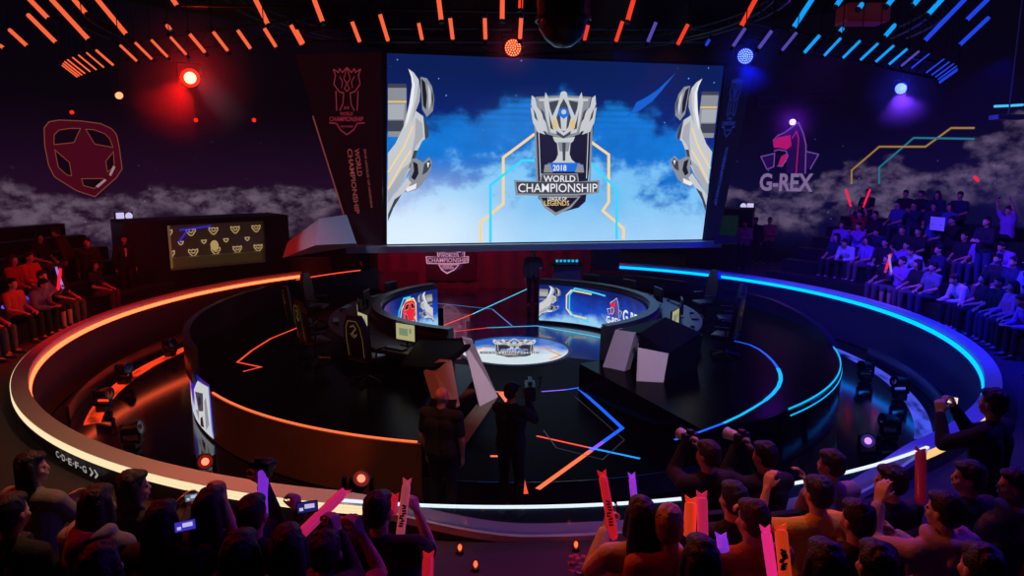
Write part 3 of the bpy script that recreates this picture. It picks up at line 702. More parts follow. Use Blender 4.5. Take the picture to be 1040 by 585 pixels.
statue(a, 394, 441, 208, 70)
a.build('statue_picture', sface)
a = Art(lambda x, y, h: SP(x - (y - 67) * .12, y, .02 + h)); statue(a, 733, 690, 200, 80); a.build('statue_picture', sface)
# ledge under the screen
lg = MB(); lg.prism([SP(352, 249.5, .35), SP(727, 244, .35), SP(727, 250, .35), SP(352, 256, .35)], sn * -.6)
tag(lg.build('screen_ledge', mat('ledge', (150, 165, 180), .4)), 'thin grey ledge running under the giant screen', 'ledge')
# side banners
def banner(label, pts, art, m0, th=.18):
    t = thing('side_banner', label, 'banner', tuple(SP(*pts[-1])))
    m = MB(); m.prism([SP(u, v, .06) for u, v in pts], sn * -th); m.build('panel', m0, t)
    art(t); return t
PB = glow('banner_pink', (120, 34, 48), 1.); PBT = glow('banner_text', (118, 52, 50), 1.)
def artL(t):
    a = Art(lambda x, y, h: SP(352.5 + (x - 263) * .118, 69 + (y - 52) * .149, .065 + h)); emblem_line(a, PB); a.build('emblem_print', t)
    a = Art(lambda x, y, h: SP(x, y, .065 + h)); a.text('WORLD', 362, 164, 5.2, PBT, width=28, rot=PI / 2 + .04, ydown=True); a.text('CHAMPIONSHIP', 360, 186, 4.6, PBT, width=62, rot=PI / 2 - .1, ydown=True) if False else None
    a.text('CHAMPIONSHIP', 360, 184, 5, PBT, width=66, rot=PI / 2 - .12, ydown=True); a.text('WORLD', 366, 168, 5, PBT, width=30, rot=PI / 2 - .10, ydown=True) if False else None
    a.text('2018 LEAGUE OF LEGENDS', 375, 181, 2.2, PBT, width=60, rot=PI / 2 - .12, ydown=True); a.build('banner_lettering', t)
def artL2(t):
    a = Art(lambda x, y, h: SP(352.5 + (x - 263) * .118, 69 + (y - 52) * .149, .065 + h)); emblem_line(a, PB); a.build('emblem_print', t)
    a = Art(lambda x, y, h: SP(x, y, .065 + h)); a.text('WORLD', 364, 165, 5, PBT, width=28, rot=PI / 2 - .12, ydown=True)
    a.text('CHAMPIONSHIP', 359, 184, 5, PBT, width=66, rot=PI / 2 - .12, ydown=True)
    a.text('2018 LEAGUE OF LEGENDS', 374, 181, 2.2, PBT, width=60, rot=PI / 2 - .12, ydown=True); a.build('banner_lettering', t)
    m = MB(); m.tube([SP(318, 118, .08), SP(358, 246, .08)], .018); m.build('edge_light', glow('edge_dim', (130, 60, 60), .7), t)
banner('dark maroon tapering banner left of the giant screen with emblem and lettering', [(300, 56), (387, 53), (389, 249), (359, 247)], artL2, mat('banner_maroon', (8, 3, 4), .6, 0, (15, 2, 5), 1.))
PBB = glow('banner_blue_line', (26, 44, 130), 1.)
def artR(t):
    a = Art(lambda x, y, h: SP(748 - (y - 52) * .026 + (x - 263) * .045, 80 + (y - 52) * .13, .065 + h)); emblem_line(a, PBB, 10); a.build('emblem_print', t)
    a = Art(lambda x, y, h: SP(x, y, .065 + h)); a.text('WORLD', 735, 160, 3, PBB, width=22, rot=PI / 2 + .2, ydown=True); a.text('CHAMPIONSHIP', 730, 184, 3, PBB, width=50, rot=PI / 2 + .2, ydown=True); a.build('banner_lettering', t)
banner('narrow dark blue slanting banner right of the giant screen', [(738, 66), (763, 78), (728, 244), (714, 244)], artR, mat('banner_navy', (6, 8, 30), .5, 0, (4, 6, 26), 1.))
# faceted wing under the left banner
def hull(name, pts, mt, label=None, cat=None, parent=None):
    bm = bmesh.new(); base = parent_base(parent)
    for p in pts: bm.verts.new(Vector(p) - base)
    bmesh.ops.convex_hull(bm, input=bm.verts[:]); me = bpy.data.meshes.new(name); bm.to_mesh(me); bm.free(); me.materials.append(mt)
    o = bpy.data.objects.new(name, me); COL.objects.link(o)
    if parent: o.parent = parent
    if label: tag(o, label, cat)
    return o
wg = mat('wing_grey', (190, 205, 220), .55)
hull('faceted_stage_wing', [at_d(352, 218, 17.6), at_d(324, 222, 17.2), at_d(320, 249, 16.6), at_d(362, 247, 17.3), at_d(287, 262, 17.6), at_d(292, 246, 17.9), at_d(352, 222, 18.3), at_d(330, 254, 17.9), at_d(362, 250, 17.9)], wg, 'faceted grey wedge hanging below the left banner', 'stage wing')
hull('faceted_stage_wing', [at_d(727, 238, 19.6), at_d(752, 240, 20.2), at_d(754, 246, 20.2), at_d(725, 248, 19.4), at_d(727, 238, 20.4), at_d(752, 246, 20.8)], mat('wing_dark', (36, 36, 48), .5), 'small dark wedge at the right end of the screen ledge', 'stage wing')
# ------------------------------------------------------------------ backstage under the screen
cur = mat('curtain', (92, 52, 82), .8, bump=.4, bscale=4, var=.3)
m = MB(); n = 60
x0, x1 = at_y(384, 270, 8.2).x, at_y(600, 270, 8.2).x
vs = []
for i in range(n + 1):
    x = x0 + (x1 - x0) * i / n; y = 8.2 + .05 * math.sin(i * 1.3)
    vs += [(x, y, .3), (x, y, 3.2)]
m.add(vs, [[2 * i, 2 * i + 1, 2 * i + 3, 2 * i + 2] for i in range(n)])
m.add([(x0, 8.35, .3), (x1, 8.35, .3), (x1, 8.35, 3.2), (x0, 8.35, 3.2)], [[0, 1, 2, 3]])
cu_ = m.build('backstage_curtain', cur, None, True, fix=False); tag(cu_, 'pleated curtain behind the stage entrance, under the giant screen', 'curtain')
PK = glow('banner_print_pale', (215, 150, 175), .9); PKD = glow('banner_print_dark', (60, 26, 70), .9); PKM = glow('banner_print_mid', (150, 90, 130), .9)
t = thing('entrance_banner', 'pink lit championship emblem banner hanging behind the stage entrance', 'banner', tuple(at_y(455, 283, 8.05)))
a = Art(lambda x, y, h: at_y(455, 264, 8.05) + Vector(((x - 240) * .0046, -h, -(y - 405) * .0046)))
emblem(a, dict(dark=PKD, mid=PKM, light=PK, edge=PK, panel=PKD, blue=PKM, gold=PK, word=PK)); a.build('emblem_print', t)
c0 = at_y(455, 264, 8.05); m = MB(); m.box((c0.x + .1, 8.09, c0.z + .5), (1.7, .03, 2.4)); m.build('banner_cloth', mat('banner_cloth', (50, 22, 50), .8), t)
def panel(name, u0, v0, u1, v1, y, mt, lab, cat, th=.15):
    p, q = at_y(u0, v0, y), at_y(u1, v1, y); m = MB()
    m.box(((p.x + q.x) / 2, y + th / 2, (p.z + q.z) / 2), (q.x - p.x, th, p.z - q.z), bev=.01)
    return tag(m.build(name, mt), lab, cat)
panel('stage_flat', 296, 262, 334, 292, 6.0, mat('flat_plum', (92, 46, 66), .6), 'plum coloured flat standing behind the left parapet', 'stage flat')
panel('stage_flat', 603, 247, 629, 275, 6.6, mat('flat_blue', (70, 84, 140), .6), 'blue grey flat standing behind the right parapet', 'stage flat')
panel('backstage_door_panel', 336, 250, 384, 292, 7.4, mat('flat_dark', (26, 12, 18), .6), 'dark panel left of the stage entrance curtain', 'stage flat')
# DJ desk with cyan lettering
t = thing('host_table', 'small grey table with a cyan lit label right of the stage entrance', 'table', tuple(at_y(570, 288, 5.6)))
p, q = at_y(562, 270, 5.6), at_y(590, 290, 5.6); m = MB(); m.box(((p.x + q.x) / 2, 5.9, (p.z + q.z) / 2), (q.x - p.x, .6, p.z - q.z), bev=.02); m.build('table_body', mat('host_grey', (110, 90, 110), .5), t)
m = MB(); m.box(((p.x + q.x) / 2, 5.9, p.z + .03), (q.x - p.x + .1, .7, .05), bev=.01); m.build('table_top', BLK2, t)
m = MB()
for k in range(6): m.box((p.x + .12 + k * .12, 5.75, p.z + .13), (.07, .02, .07))
m.build('label_light', G_CY, t)
# ------------------------------------------------------------------ booths either side
def booth(label, pL, pR, h, win, dark):
    """pL, pR floor corners of the front; win = (s0, s1, z0, z1)"""
    t = thing('glass_booth', label, 'booth', ((pL.x + pR.x) / 2, (pL.y + pR.y) / 2, .87))
    d = (pR - pL).normalized(); n = Vector((d.y, -d.x, 0)); L = (pR - pL).length
    s0, s1, z0, z1 = win
    W = lambda s_, z, b=0: Vector((pL.x, pL.y, 0)) + d * s_ - n * b + Vector((0, 0, z))
    m = MB()
    for a0, a1, b0, b1 in ((0, s0, .87, h), (s1, L, .87, h), (s0, s1, .87, z0), (s0, s1, z1, h)):
        m.prism([W(a0, b0), W(a1, b0), W(a1, b1), W(a0, b1)], n * -.12)
    m.build('booth_front', dark, t)
    m = MB(); m.prism([W(0, .87, .12), W(0, .87, 1.6), W(0, h, 1.6), W(0, h, .12)], d * .08); m.prism([W(L - .08, .87, .12), W(L - .08, .87, 1.6), W(L - .08, h, 1.6), W(L - .08, h, .12)], d * .08)
    m.prism([W(0, h - .06, .12), W(L, h - .06, .12), W(L, h - .06, 1.6), W(0, h - .06, 1.6)], (0, 0, .06)); m.build('booth_side', dark, t)
    return t, W, d, n, L
pL = at_z(132, 290, .87); pL = Vector((-10.55, 3.9, 0)); pR = Vector((-7.05, 7.0, 0))
BD = mat('booth_dark', (26, 14, 22), .5)
bt, W, d, n, L = booth('dark booth with a lit window left of the stage, showing a patterned press backdrop', pL, pR, 2.87, (1.1, 3.9, 1.42, 2.72), BD)
bdm = mat('press_backdrop', (36, 24, 20), .6, 0, (34, 22, 14), 1.)  # booth lamp light put into the backdrop as emission
m = MB(); m.prism([W(.9, .9, 1.0), W(4.5, .9, 1.0), W(4.5, 2.8, 1.0), W(.9, 2.8, 1.0)], n * -.05); m.build('press_backdrop', bdm, bt)
cream = glow('press_print', (205, 176, 118), .85)  # print carries the same painted lamp light
a = Art(lambda x, y, h: W(x, y, 1.0 - .005 - h))
for r in range(3):
    for k in range(5):
        cx, cy = 1.35 + k * .66, 2.42 - r * .62
        for q in ([(-.13, .1), (-.13, .02), (-.06, -.08), (0, -.12)], [(-.13, .1), (-.05, .06), (0, .1)], [(-.07, .02), (0, -.03)]):
            for sg in (1, -1): a.stroke([(cx + sg * px_, cy + py) for px_, py in q], .03, cream)
        cx += .33; cy += .31
        a.stroke([(cx - .07, cy + .04), (cx - .05, cy - .02), (cx, cy - .06), (cx + .05, cy - .02), (cx + .07, cy + .04)], .03, cream, closed=True)
a.build('press_print', bt)
m = MB(); m.prism([W(1.1, 1.42, .06), W(3.9, 1.42, .06), W(3.9, 2.72, .06), W(1.1, 2.72, .06)], n * -.01)
wg2 = mat('window_glass', (220, 220, 210), .03); wg2.node_tree.nodes['Principled BSDF'].inputs['Alpha'].default_value = .12; m.build('window_glass', wg2, bt)
m = MB(); m.prism([W(1.1, 1.42, .5), W(1.3, 1.42, .5), W(1.3, 2.72, .5), W(1.1, 2.72, .5)], n * -.03); m.build('window_blind', mat('blind', (120, 96, 60), .6, 0, (110, 86, 46), .8), bt)
m = MB(); m.prism([W(1.3, 1.45, .4), W(3.9, 1.45, .4), W(3.9, 1.72, .4), W(1.3, 1.72, .4)], n * -.3); m.build('interview_counter', mat('counter', (70, 62, 40), .4, 0, (50, 44, 20), .7), bt)
m = MB(); m.ell(W(2.55, 2.0, .6), (.12, .1, .16)); m.build('key_lamp', glow('lamp_cream', (190, 160, 100), 1.), bt)
m = MB(); m.tube([W(1.5, 2.55, .3), W(2.4, 2.62, .3)], .025); m.tube([W(1.7, 2.5, .3), W(1.45, 2.2, .3)], .025); m.build('painted_blue_reflection', glow('blue_reflect', (40, 40, 220), 1.), bt)  # blue reflection in the window, modelled as glowing tubes
pL = Vector((6.2, 9.1, 0)); pR = Vector((8.2, 8.3, 0))
b2, W, d, n, L = booth('small dark booth with a dim green interior right of the giant screen', pL, pR, 2.95, (.2, 1.7, 1.75, 2.75), mat('booth_navy', (10, 10, 22), .5))
m = MB(); m.prism([W(.1, 1.0, .9), W(1.9, 1.0, .9), W(1.9, 2.8, .9), W(.1, 2.8, .9)], n * -.03); m.build('booth_interior', mat('booth_green', (10, 30, 26), .6, 0, (6, 24, 22), 1.), b2)
# small paired signs high on the wall
for (u, v, sq) in ((122, 219.5, 1), (131, 219.5, 0), (755, 209.5, 0), (762, 209.5, 1)):
    p = at_r(u, v, WR - .12); a0 = math.atan2(p.y, p.x); m = MB(); rz = Matrix.Rotation(a0, 3, 'Z')
    t = thing('marker_lamp', ('square' if sq else 'round') + ' white marker lamp on the ' + ('left' if u < 500 else 'right') + ' wall below the clouds', 'lamp', tuple(p))
    if sq: m.box(p, (.06, .24, .22), rot=rz, bev=.01)
    else: m.ell(p, (.05, .12, .12), rot=rz)
    m.build('lens', glow('marker_white', (205, 195, 240), 1.), t); m = MB(); m.box(p + Vector((math.cos(a0), math.sin(a0), 0)) * .06, (.05, .3, .28), rot=rz); m.build('housing', BLK, t)
# ------------------------------------------------------------------ seating tiers
ROWR = [9.95 + .85 * k for k in range(6)]; ROWZ = [.87 + .30 * k for k in range(6)]
TIER = mat('tier_black', (34, 32, 40), .7); BEN = mat('bench_black', (24, 22, 30), .55)
def tiers(side, a0, a1):
    for k in range(6):
        r0 = ROWR[k] - .42; z = ROWZ[k]
        if k > 0:
            m = MB(); m.sweep([(r0, .86), (r0, z), (14.7, z), (14.7, .86)], a0, a1, 40)
            struct(m.build('floor', TIER), 'black step %d of the %s seating' % (k, side), 'floor')
        m = MB(); m.sweep([(ROWR[k] - .12, z), (ROWR[k] - .12, z + .36), (ROWR[k] + .32, z + .36), (ROWR[k] + .32, z)], a0, a1, 40)
        nm = ('front', 'second', 'third', 'fourth', 'fifth', 'sixth')[k]
        tag(m.build('bench', BEN), 'long black bench forming the %s row of the %s stand' % (nm, side), 'bench', None)
tiers('right', -32, 37); tiers('left', 158, 212)
# near tiers under the front audience (each level a step towards the camera)
ROWF = {1: .87, 2: 1.0, 3: 1.13, 4: 1.28}
for k, (r0, z) in enumerate(((9.9, 1.0), (10.75, 1.13), (11.45, 1.28))):
    m = MB(); m.sweep([(r0, .8), (r0, z), (14.2, z), (14.2, .8)], -128 - k * 2, -96.5, 30); struct(m.build('floor', TIER), 'black step %d under the left front audience' % (k + 1), 'floor')
    m = MB(); m.sweep([(r0, .8), (r0, z), (14.2, z), (14.2, .8)], -86.5, -48 + k * 2, 30); struct(m.build('floor', TIER), 'black step %d under the right front audience' % (k + 1), 'floor')
# ------------------------------------------------------------------ ceiling tubes
AP = Vector((.1, 0, .3))
TUBES = []
def conv(l, ox, oy, s): return [(ox + a / s, oy + b / s, ox + c / s, oy + d / s) for a, b, c, d in l]
up_l = conv([(160, 0, 268, 97), (145, 75, 302, 230), (48, 155, 153, 245), (0, 238, 20, 262), (275, 0, 485, 205), (393, 0, 465, 72), (517, 0, 683, 180), (915, 0, 937, 22), (880, 130, 908, 165)], 0, 0, 5.2) + conv([(760, 0, 803, 73)], 0, 0, 2.926) + conv([(75, 0, 120, 88), (568, 0, 592, 83), (820, 0, 828, 82)], 300, 0, 3.9)
row_l = conv([(327, 330, 425, 405), (322, 340, 410, 415), (335, 320, 440, 400), (350, 310, 457, 390), (377, 298, 485, 380), (408, 285, 517, 372), (450, 272, 560, 357), (500, 258, 608, 347), (627, 232, 733, 325), (707, 218, 812, 317), (792, 203, 898, 302), (893, 187, 990, 295)], 0, 0, 5.2) + conv([(560, 97, 615, 158), (630, 90, 680, 155), (703, 85, 748, 148), (783, 80, 825, 142), (862, 70, 902, 135)], 0, 0, 2.926) + conv([(222, 80, 260, 170), (333, 50, 378, 165), (487, 85, 507, 162), (612, 65, 630, 160), (750, 65, 757, 160), (895, 65, 883, 158)], 300, 0, 3.9) + [(300, 29, 308, 46)]
row_l2 = conv([(225, 93, 210, 165), (362, 78, 333, 170), (622, 90, 572, 180)], 540, 0, 3.9)
up_l2 = conv([(403, 0, 377, 85), (885, 0, 828, 108)], 540, 0, 3.9) + [(529, 0, 528.5, 10)]
row_v = conv([(495, 82, 460, 172), (850, 105, 797, 190), (955, 115, 895, 195)], 540, 0, 3.9) + conv([(155, 103, 105, 175), (242, 108, 185, 182), (670, 175, 600, 235)], 740, 0, 3.44)
up_c = conv([(290, 0, 225, 100), (390, 0, 370, 20), (470, 10, 455, 25), (570, 0, 560, 8), (660, 0, 648, 15), (743, 0, 693, 53), (400, 97, 383, 115), (583, 85, 541, 130)], 740, 0, 3.44)
up_b = conv([(823, 0, 683, 148), (903, 0, 826, 73), (910, 60, 805, 163)], 740, 0, 3.44)
row_c = conv([(323, 118, 262, 190), (397, 128, 330, 200), (465, 137, 395, 207), (527, 147, 455, 213), (582, 155, 510, 220), (628, 167, 556, 228)], 740, 0, 3.44)
row_b = conv([(706, 184, 635, 242), (757, 203, 687, 258), (775, 213, 708, 268), (790, 220, 722, 275), (800, 228, 730, 283), (803, 237, 733, 290), (803, 243, 736, 297)], 740, 0, 3.44) + conv([(708, 150, 687, 185)], 540, 0, 3.9)
ordn = lambda k: ('first second third fourth fifth sixth seventh eighth ninth tenth eleventh twelfth thirteenth fourteenth fifteenth sixteenth seventeenth eighteenth nineteenth twentieth'.split() + ['twenty-' + w for w in 'first second third fourth fifth sixth seventh eighth ninth'.split()] + ['thirtieth'] + ['thirty-' + w for w in 'first second third fourth fifth sixth seventh eighth ninth'.split()])[k]
AP1 = at_z(505, 407, .3); AP2 = at_z(505, 490, .3)
def tubes(lst, z, r, mt, colname, rowname):
    AP = AP1 if z < 6 else AP2
    for i, (a0, b0, c0, d0) in enumerate(sorted(lst, key=lambda q: q[0])):
        P = at_z(a0, b0, z); D = (AP - P).normalized(); rd = ray(c0, d0).normalized()
        w = P - CAM; bb = D.dot(rd); t_ = (bb * w.dot(rd) - w.dot(D)) / (1 - bb * bb); t_ = max(.12, min(t_, 3)); Q = P + D * t_
        if b0 <= .5: P = P - D * .5
        t = thing('light_tube', f'{colname} ceiling light tube, {ordn(i)} from left in {rowname}', 'tube light', tuple(P), group='light tubes of the overhead ring')
        k = r * (.55 if (z < 6 and (a0 < 90 or a0 > 945)) else .78 if (z < 6 and (a0 < 190 or a0 > 850)) else 1)
        m = MB(); m.tube([P + D * .02, Q - D * .02], k, 8); m.build('tube', mt, t)
        m = MB(); m.tube([P - D * .03, P + D * .01], k * 1.2, 8); m.build('end_cap', METAL, t); m = MB(); m.tube([Q - D * .01, Q + D * .03], k * 1.2, 8); m.build('end_cap', METAL, t)
        m = MB(); m.tube([P, (P.x, P.y, z + .9)], .006, 5); m.build('hanger', METAL, t)
tubes(row_l, 5.9, .021, G_TOR, 'orange', 'lower orange row'); tubes(row_l2, 5.9, .021, G_TRD, 'red', 'lower row above the screen'); tubes(row_v, 5.9, .019, G_TVI, 'dim violet', 'lower row')
tubes(row_c, 5.9, .021, G_TCY, 'cyan', 'lower right row'); tubes(row_b, 5.9, .018, G_TBL, 'deep blue', 'the lower right row')
tubes(up_l, 6.6, .032, G_TOR, 'bright orange', 'upper row'); tubes(up_l2, 6.6, .032, G_TRD, 'bright red', 'upper row'); tubes(up_c, 6.6, .034, G_TCY, 'bright cyan', 'upper right row'); tubes(up_b, 6.6, .03, G_TBL, 'blue', 'upper right row')
# ring trusses the tubes hang from
def truss(name, r, z, a0, a1, lab, mt=METAL, tr=.025):
    t = thing(name, lab, 'truss', (0, -r, z)); h = .22
    for dr, dz in ((0, 0), (.3, 0), (.15, h)):
        m = MB(); N = 90; m.tube([((r + dr) * math.cos(R_(a0 + (a1 - a0) * i / N)), (r + dr) * math.sin(R_(a0 + (a1 - a0) * i / N)), z + dz) for i in range(N + 1)], tr, 6); m.build('chord', mt, t, True)
    m = MB(); N = 100
    for i in range(N):
        a = R_(a0 + (a1 - a0) * i / N); b_ = R_(a0 + (a1 - a0) * (i + .5) / N)
        m.tube([(r * math.cos(a), r * math.sin(a), z), ((r + .15) * math.cos(b_), (r + .15) * math.sin(b_), z + h)], .01, 4, cap=False)
        m.tube([((r + .3) * math.cos(a), (r + .3) * math.sin(a), z), ((r + .15) * math.cos(b_), (r + .15) * math.sin(b_), z + h)], .01, 4, cap=False)
    m.build('bracing', mt, t)
truss('ring_truss', 7.6, 6.85, -175, -5, 'curved metal truss carrying the lower row of light tubes')
truss('ring_truss', 5.2, 7.5, 0, 359, 'inner round metal truss high above the stage')
def bar(name, u0, v0, u1, v1, d0, d1, r, mt, lab):
    t = thing(name, lab, 'truss', tuple(at_d(u0, v0, d0))); m = MB(); p, q = at_d(u0, v0, d0), at_d(u1, v1, d1)
    m.tube([p, q], r, 8); m.tube([p + Vector((0, 0, .3)), q + Vector((0, 0, .3))], r, 8); m.build('chord', mt, t)
    m = MB()
    for i in range(14): m.tube([p.lerp(q, i / 14), p.lerp(q, (i + .5) / 14) + Vector((0, 0, .3))], r * .5, 5)
    m.build('bracing', mt, t)
bar('straight_truss', 300, 42, 760, 42, 16, 17.5, .03, METAL, 'straight metal truss just above the giant screen')
bar('straight_truss', 120, 62, 330, 30, 13, 15, .03, METAL, 'straight metal truss over the left stand')
bar('straight_truss', 760, 38, 960, 82, 14, 13, .03, METAL, 'straight metal truss over the right stand')
bar('straight_truss', 770, 108, 850, 104, 22, 22, .03, mat('blue_metal', (40, 50, 110), .4), 'short metal truss above the right wall emblem')
bar('straight_truss', 180, 5, 560, 12, 11, 11, .03, METAL, 'straight metal truss above the orange tubes')
# hanging dome speaker and red box
t = thing('hanging_dome', 'big black dome hanging above the screen with red rim light', 'dome', tuple(at_d(572, 5, 9)))
c0 = at_d(572, 22, 9)
m = MB(); m.lathe([(0, -.33), (.12, -.31), (.24, -.22), (.32, -.08), (.35, .1), (.35, .75), (.0, .75)], c=c0, n=40); m.build('dome_shell', mat('dome_black', (26, 20, 24), .3), t, True)
m = MB(); m.lathe([(.352, -.0), (.37, .0), (.37, .05), (.352, .05)], c=c0, n=40); m.build('rim', METAL, t)
m = MB(); m.tube([c0 + Vector((0, 0, .7)), c0 + Vector((0, 0, 3.5))], .03); m.build('hanger', METAL, t)
t = thing('hanging_box', 'dark box painted with red light hanging among the blue tubes', 'box', tuple(at_d(876, 16, 10)))
m = MB(); m.box(at_d(876, 15, 10), (.62, .4, .26), bev=.02); m.build('box_body', mat('red_lit_box', (70, 6, 8), .5, 0, (44, 2, 4), 1), t)  # red light on the box painted as base colour and glow
m = MB(); m.tube([at_d(876, 10, 10), at_d(876, 10, 10) + Vector((0, 0, 3))], .02); m.build('hanger', METAL, t)
t = thing('exit_strip_light', 'horizontal cyan strip light over the far right stand', 'strip light', tuple(at_d(1024, 107, 14)))
m = MB(); m.tube([at_d(1010, 108, 14), at_d(1024, 107.4, 14)], .025); m.tube([at_d(1025, 107.4, 14), at_d(1039, 106.5, 14)], .025); m.build('tube', glow('strip_cyan', (70, 190, 235), 1.1), t)
m = MB(); m.box(at_d(1024, 119, 14), (.62, .3, .1), bev=.02); m.tube([at_d(1024, 119, 14), at_d(1024, 119, 14) + Vector((0, 0, 4))], .015); m.build('housing', mat('fix_white', (150, 150, 165), .5), t)
# ------------------------------------------------------------------ spot lamps
def spotl(loc, target, rgb, W_, ang, blend=.5, r=.06, name='spot'):
    l = bpy.data.lights.new(name, 'SPOT'); l.energy = W_; l.color = lin(rgb); l.spot_size = R_(ang); l.spot_blend = blend; l.shadow_soft_size = r
    o = bpy.data.objects.new(name, l); COL.objects.link(o); o.location = loc
    o.rotation_euler = (Vector(target) - Vector(loc)).to_track_quat('-Z', 'Y').to_euler(); return o
def lamp_fixture(name, label, p, look, R, lens, dots=False, cat='stage light'):
    p = Vector(p); d = (Vector(look) - p).normalized(); t = thing(name, label, cat, tuple(p)); x, y = frame(d)
    Mx = Matrix((x, y, d)).transposed().to_4x4(); Mx.translation = p
    m = MB(); m.lathe([(0, -R * 1.4), (R * .7, -R * 1.3), (R * 1.05, -R * .4), (R * 1.12, .0), (R * 1.12, R * .12), (R, R * .12), (R, .0)], n=28, M=Mx); m.build('lamp_body', METAL, t, True)
    m = MB()
    if dots:
        m.lathe([(0, .0), (R * .99, .0)], n=28, M=Mx, mi=0)
        for rr, k in ((0, 1), (.3, 7), (.58, 13), (.84, 19)):
            for i in range(k):
                a = 2 * PI * i / k; m.ell((rr * R * math.cos(a), rr * R * math.sin(a), R * .03), (R * .095, R * .095, R * .05), mi=1, M=Mx, n=8, h=5)
        m.build('lens', [lens[0], lens[1]], t)
    else: m.lathe([(0, R * .1), (R * .62, R * .08)], n=28, M=Mx); m.lathe([(R * .62, R * .08), (R * .98, .0)], n=28, M=Mx, mi=1); m.build('lens', [lens[0], lens[-1]], t, True)
    m = MB(); s_ = Vector((0, 0, 1)); sx = d.cross(s_).normalized()
    m.tube([p + sx * R * 1.2, p + sx * R * 1.2 + s_ * R * 1.5, p - sx * R * 1.2 + s_ * R * 1.5, p - sx * R * 1.2], R * .1, 6); m.tube([p + s_ * R * 1.5, p + s_ * (R * 1.5 + .5)], R * .12, 6); m.build('yoke', METAL, t)
    return t
HOTR = glow('hot_red', (255, 190, 140), 3.); LR_ = glow('lens_red', (255, 36, 18), 1.3); HOTB = glow('hot_blue', (130, 170, 255), 4.); LB_ = glow('lens_blue', (20, 36, 255), 1.3)
SL = [('moving_head_light', 'round lamp shining bright red over the left stand', (193, 79), 12.5, .17, (HOTR, LR_), 0),
      ('moving_head_light', 'round red lamp with visible dots above the screen', (521, 48.5), 13, .165, (glow('lens_dark_red', (190, 14, 6), .7), glow('dot_red', (255, 170, 110), 1.6)), 1),
      ('moving_head_light', 'blue dotted lamp beside the top right corner of the screen', (757, 57), 14, .16, (glow('lens_dark_blue', (16, 30, 230), .8), glow('dot_blue', (150, 190, 255), 1.6)), 1),
      ('moving_head_light', 'small blue white lamp hanging over the right stand', (915, 90), 14, .11, (LB_, HOTB), 1)]
for nm, lb, (u, v), dd, R, lens, dots in SL: lamp_fixture(nm, lb, at_d(u, v, dd), CAM + Vector((0, 4, -1)), R, lens, dots)
for (u, v, c, lb) in ((12, 113, LR_, 'far left'), (73, 114, LR_, 'above the left wall crest'), (199, 122, LR_, 'left of centre above the clouds'), (258, 122, LR_, 'between the booth and the left banner')):
    lamp_fixture('small_spotlight', 'small red spotlight high on the left wall, ' + lb, at_d(u, v, 20), CAM, .06, (c,))
lamp_fixture('small_spotlight', 'small violet spotlight at the tip of the dinosaur emblem', at_d(805, 124, 20.5), CAM, .09, (glow('lens_violet', (215, 170, 255), 3.),))
t = lamp_fixture('small_spotlight', 'warm slanted lamp below the left tube cluster', at_d(121, 97, 13), at_d(200, 200, 10), .07, (glow('lens_warm', (255, 150, 100), 2.),))
# ------------------------------------------------------------------ pit lamps
def pit_lamp(label, x, y, z, look, lens, R=.1):
    """moving head on its base standing in the pit"""
    t = thing('moving_head_light', label, 'stage light', (x, y, 0)); p = Vector((x, y, z)); d = (Vector(look) - p).normalized()
    m = MB(); m.box((x, y, (z - .2) / 2), (.2, .2, max(.06, z - .2)), bev=.02); m.build('base', BLK2, t)
    m = MB()
    for s in (-1, 1): m.box((x + s * .14, y, z - .05), (.035, .09, .26), bev=.012)
    m.box((x, y, z - .19), (.31, .12, .06), bev=.015); m.build('yoke', METAL, t)
    ax, ay = frame(d); Mx = Matrix((ax, ay, d)).transposed().to_4x4(); Mx.translation = p
    m = MB(); m.lathe([(0, -.16), (.06, -.15), (.09, -.08), (.1, .04), (R * 1.12, .12), (R * 1.1, .16), (R * .95, .16), (R * .95, .15)], n=24, M=Mx); lh = m.build('lamp_head', BLK2, t, True)
    m = MB(); m.lathe([(0, .155), (R * .5, .155)], n=20, M=Mx, mi=0); m.lathe([(R * .5, .154), (R * .95, .152)], n=20, M=Mx, mi=1); m.build('lens', lens, lh)
DKR = glow('lens_dim_red', (120, 18, 12), 1.); DKV = glow('lens_dim_violet', (50, 36, 110), 1.); DK = mat('lens_dark', (14, 12, 16), .1)
HR2 = glow('lens_orange_core', (255, 120, 90), 2.2); HV2 = glow('lens_violet_core', (200, 140, 255), 1.4)
PL = [((125, 374), .32, (DK, DK), 'dark lamp in the left pit, in front of the glowing streak'), ((104, 400), .32, (DKR, DK), 'dim red lamp in the left pit close to the barrier'),
      ((172, 348), .32, (DK, DK), 'dark lamp at the far end of the left pit'), ((133, 436), .3, (DKR, DK), 'dark lamp low in the left pit'), ((207, 468), .35, (HR2, DKR), 'lamp with a glowing red ring at the foot of the stage'),
      ((880, 372), .32, (DK, DK), 'dark lamp at the far end of the right pit'), ((915, 388), .34, (DKV, DK), 'dark lamp in the middle of the right pit'), ((883, 447), .36, (HV2, DKV), 'lamp with a glowing violet ring in the right pit'), ((905, 428), .3, (DKV, DK), 'dark lamp low in the right pit by the barrier')]
for (u, v), z, lens, lb in PL:
    p = at_z(u, v, z); pit_lamp(lb, p.x, p.y, z, CAM + Vector((0, 2, -1.5)) if lens[0] in (HR2, HV2) else (p.x * .3, p.y * .3 - 3, 1.2), lens)
p = at_z(360, 496, 1.12); pit_lamp('lamp shining orange beside the front of the barrier', p.x, p.y + .15, 1.1, CAM + Vector((0, 4, -.5)), (HR2, DKR), R=.085)
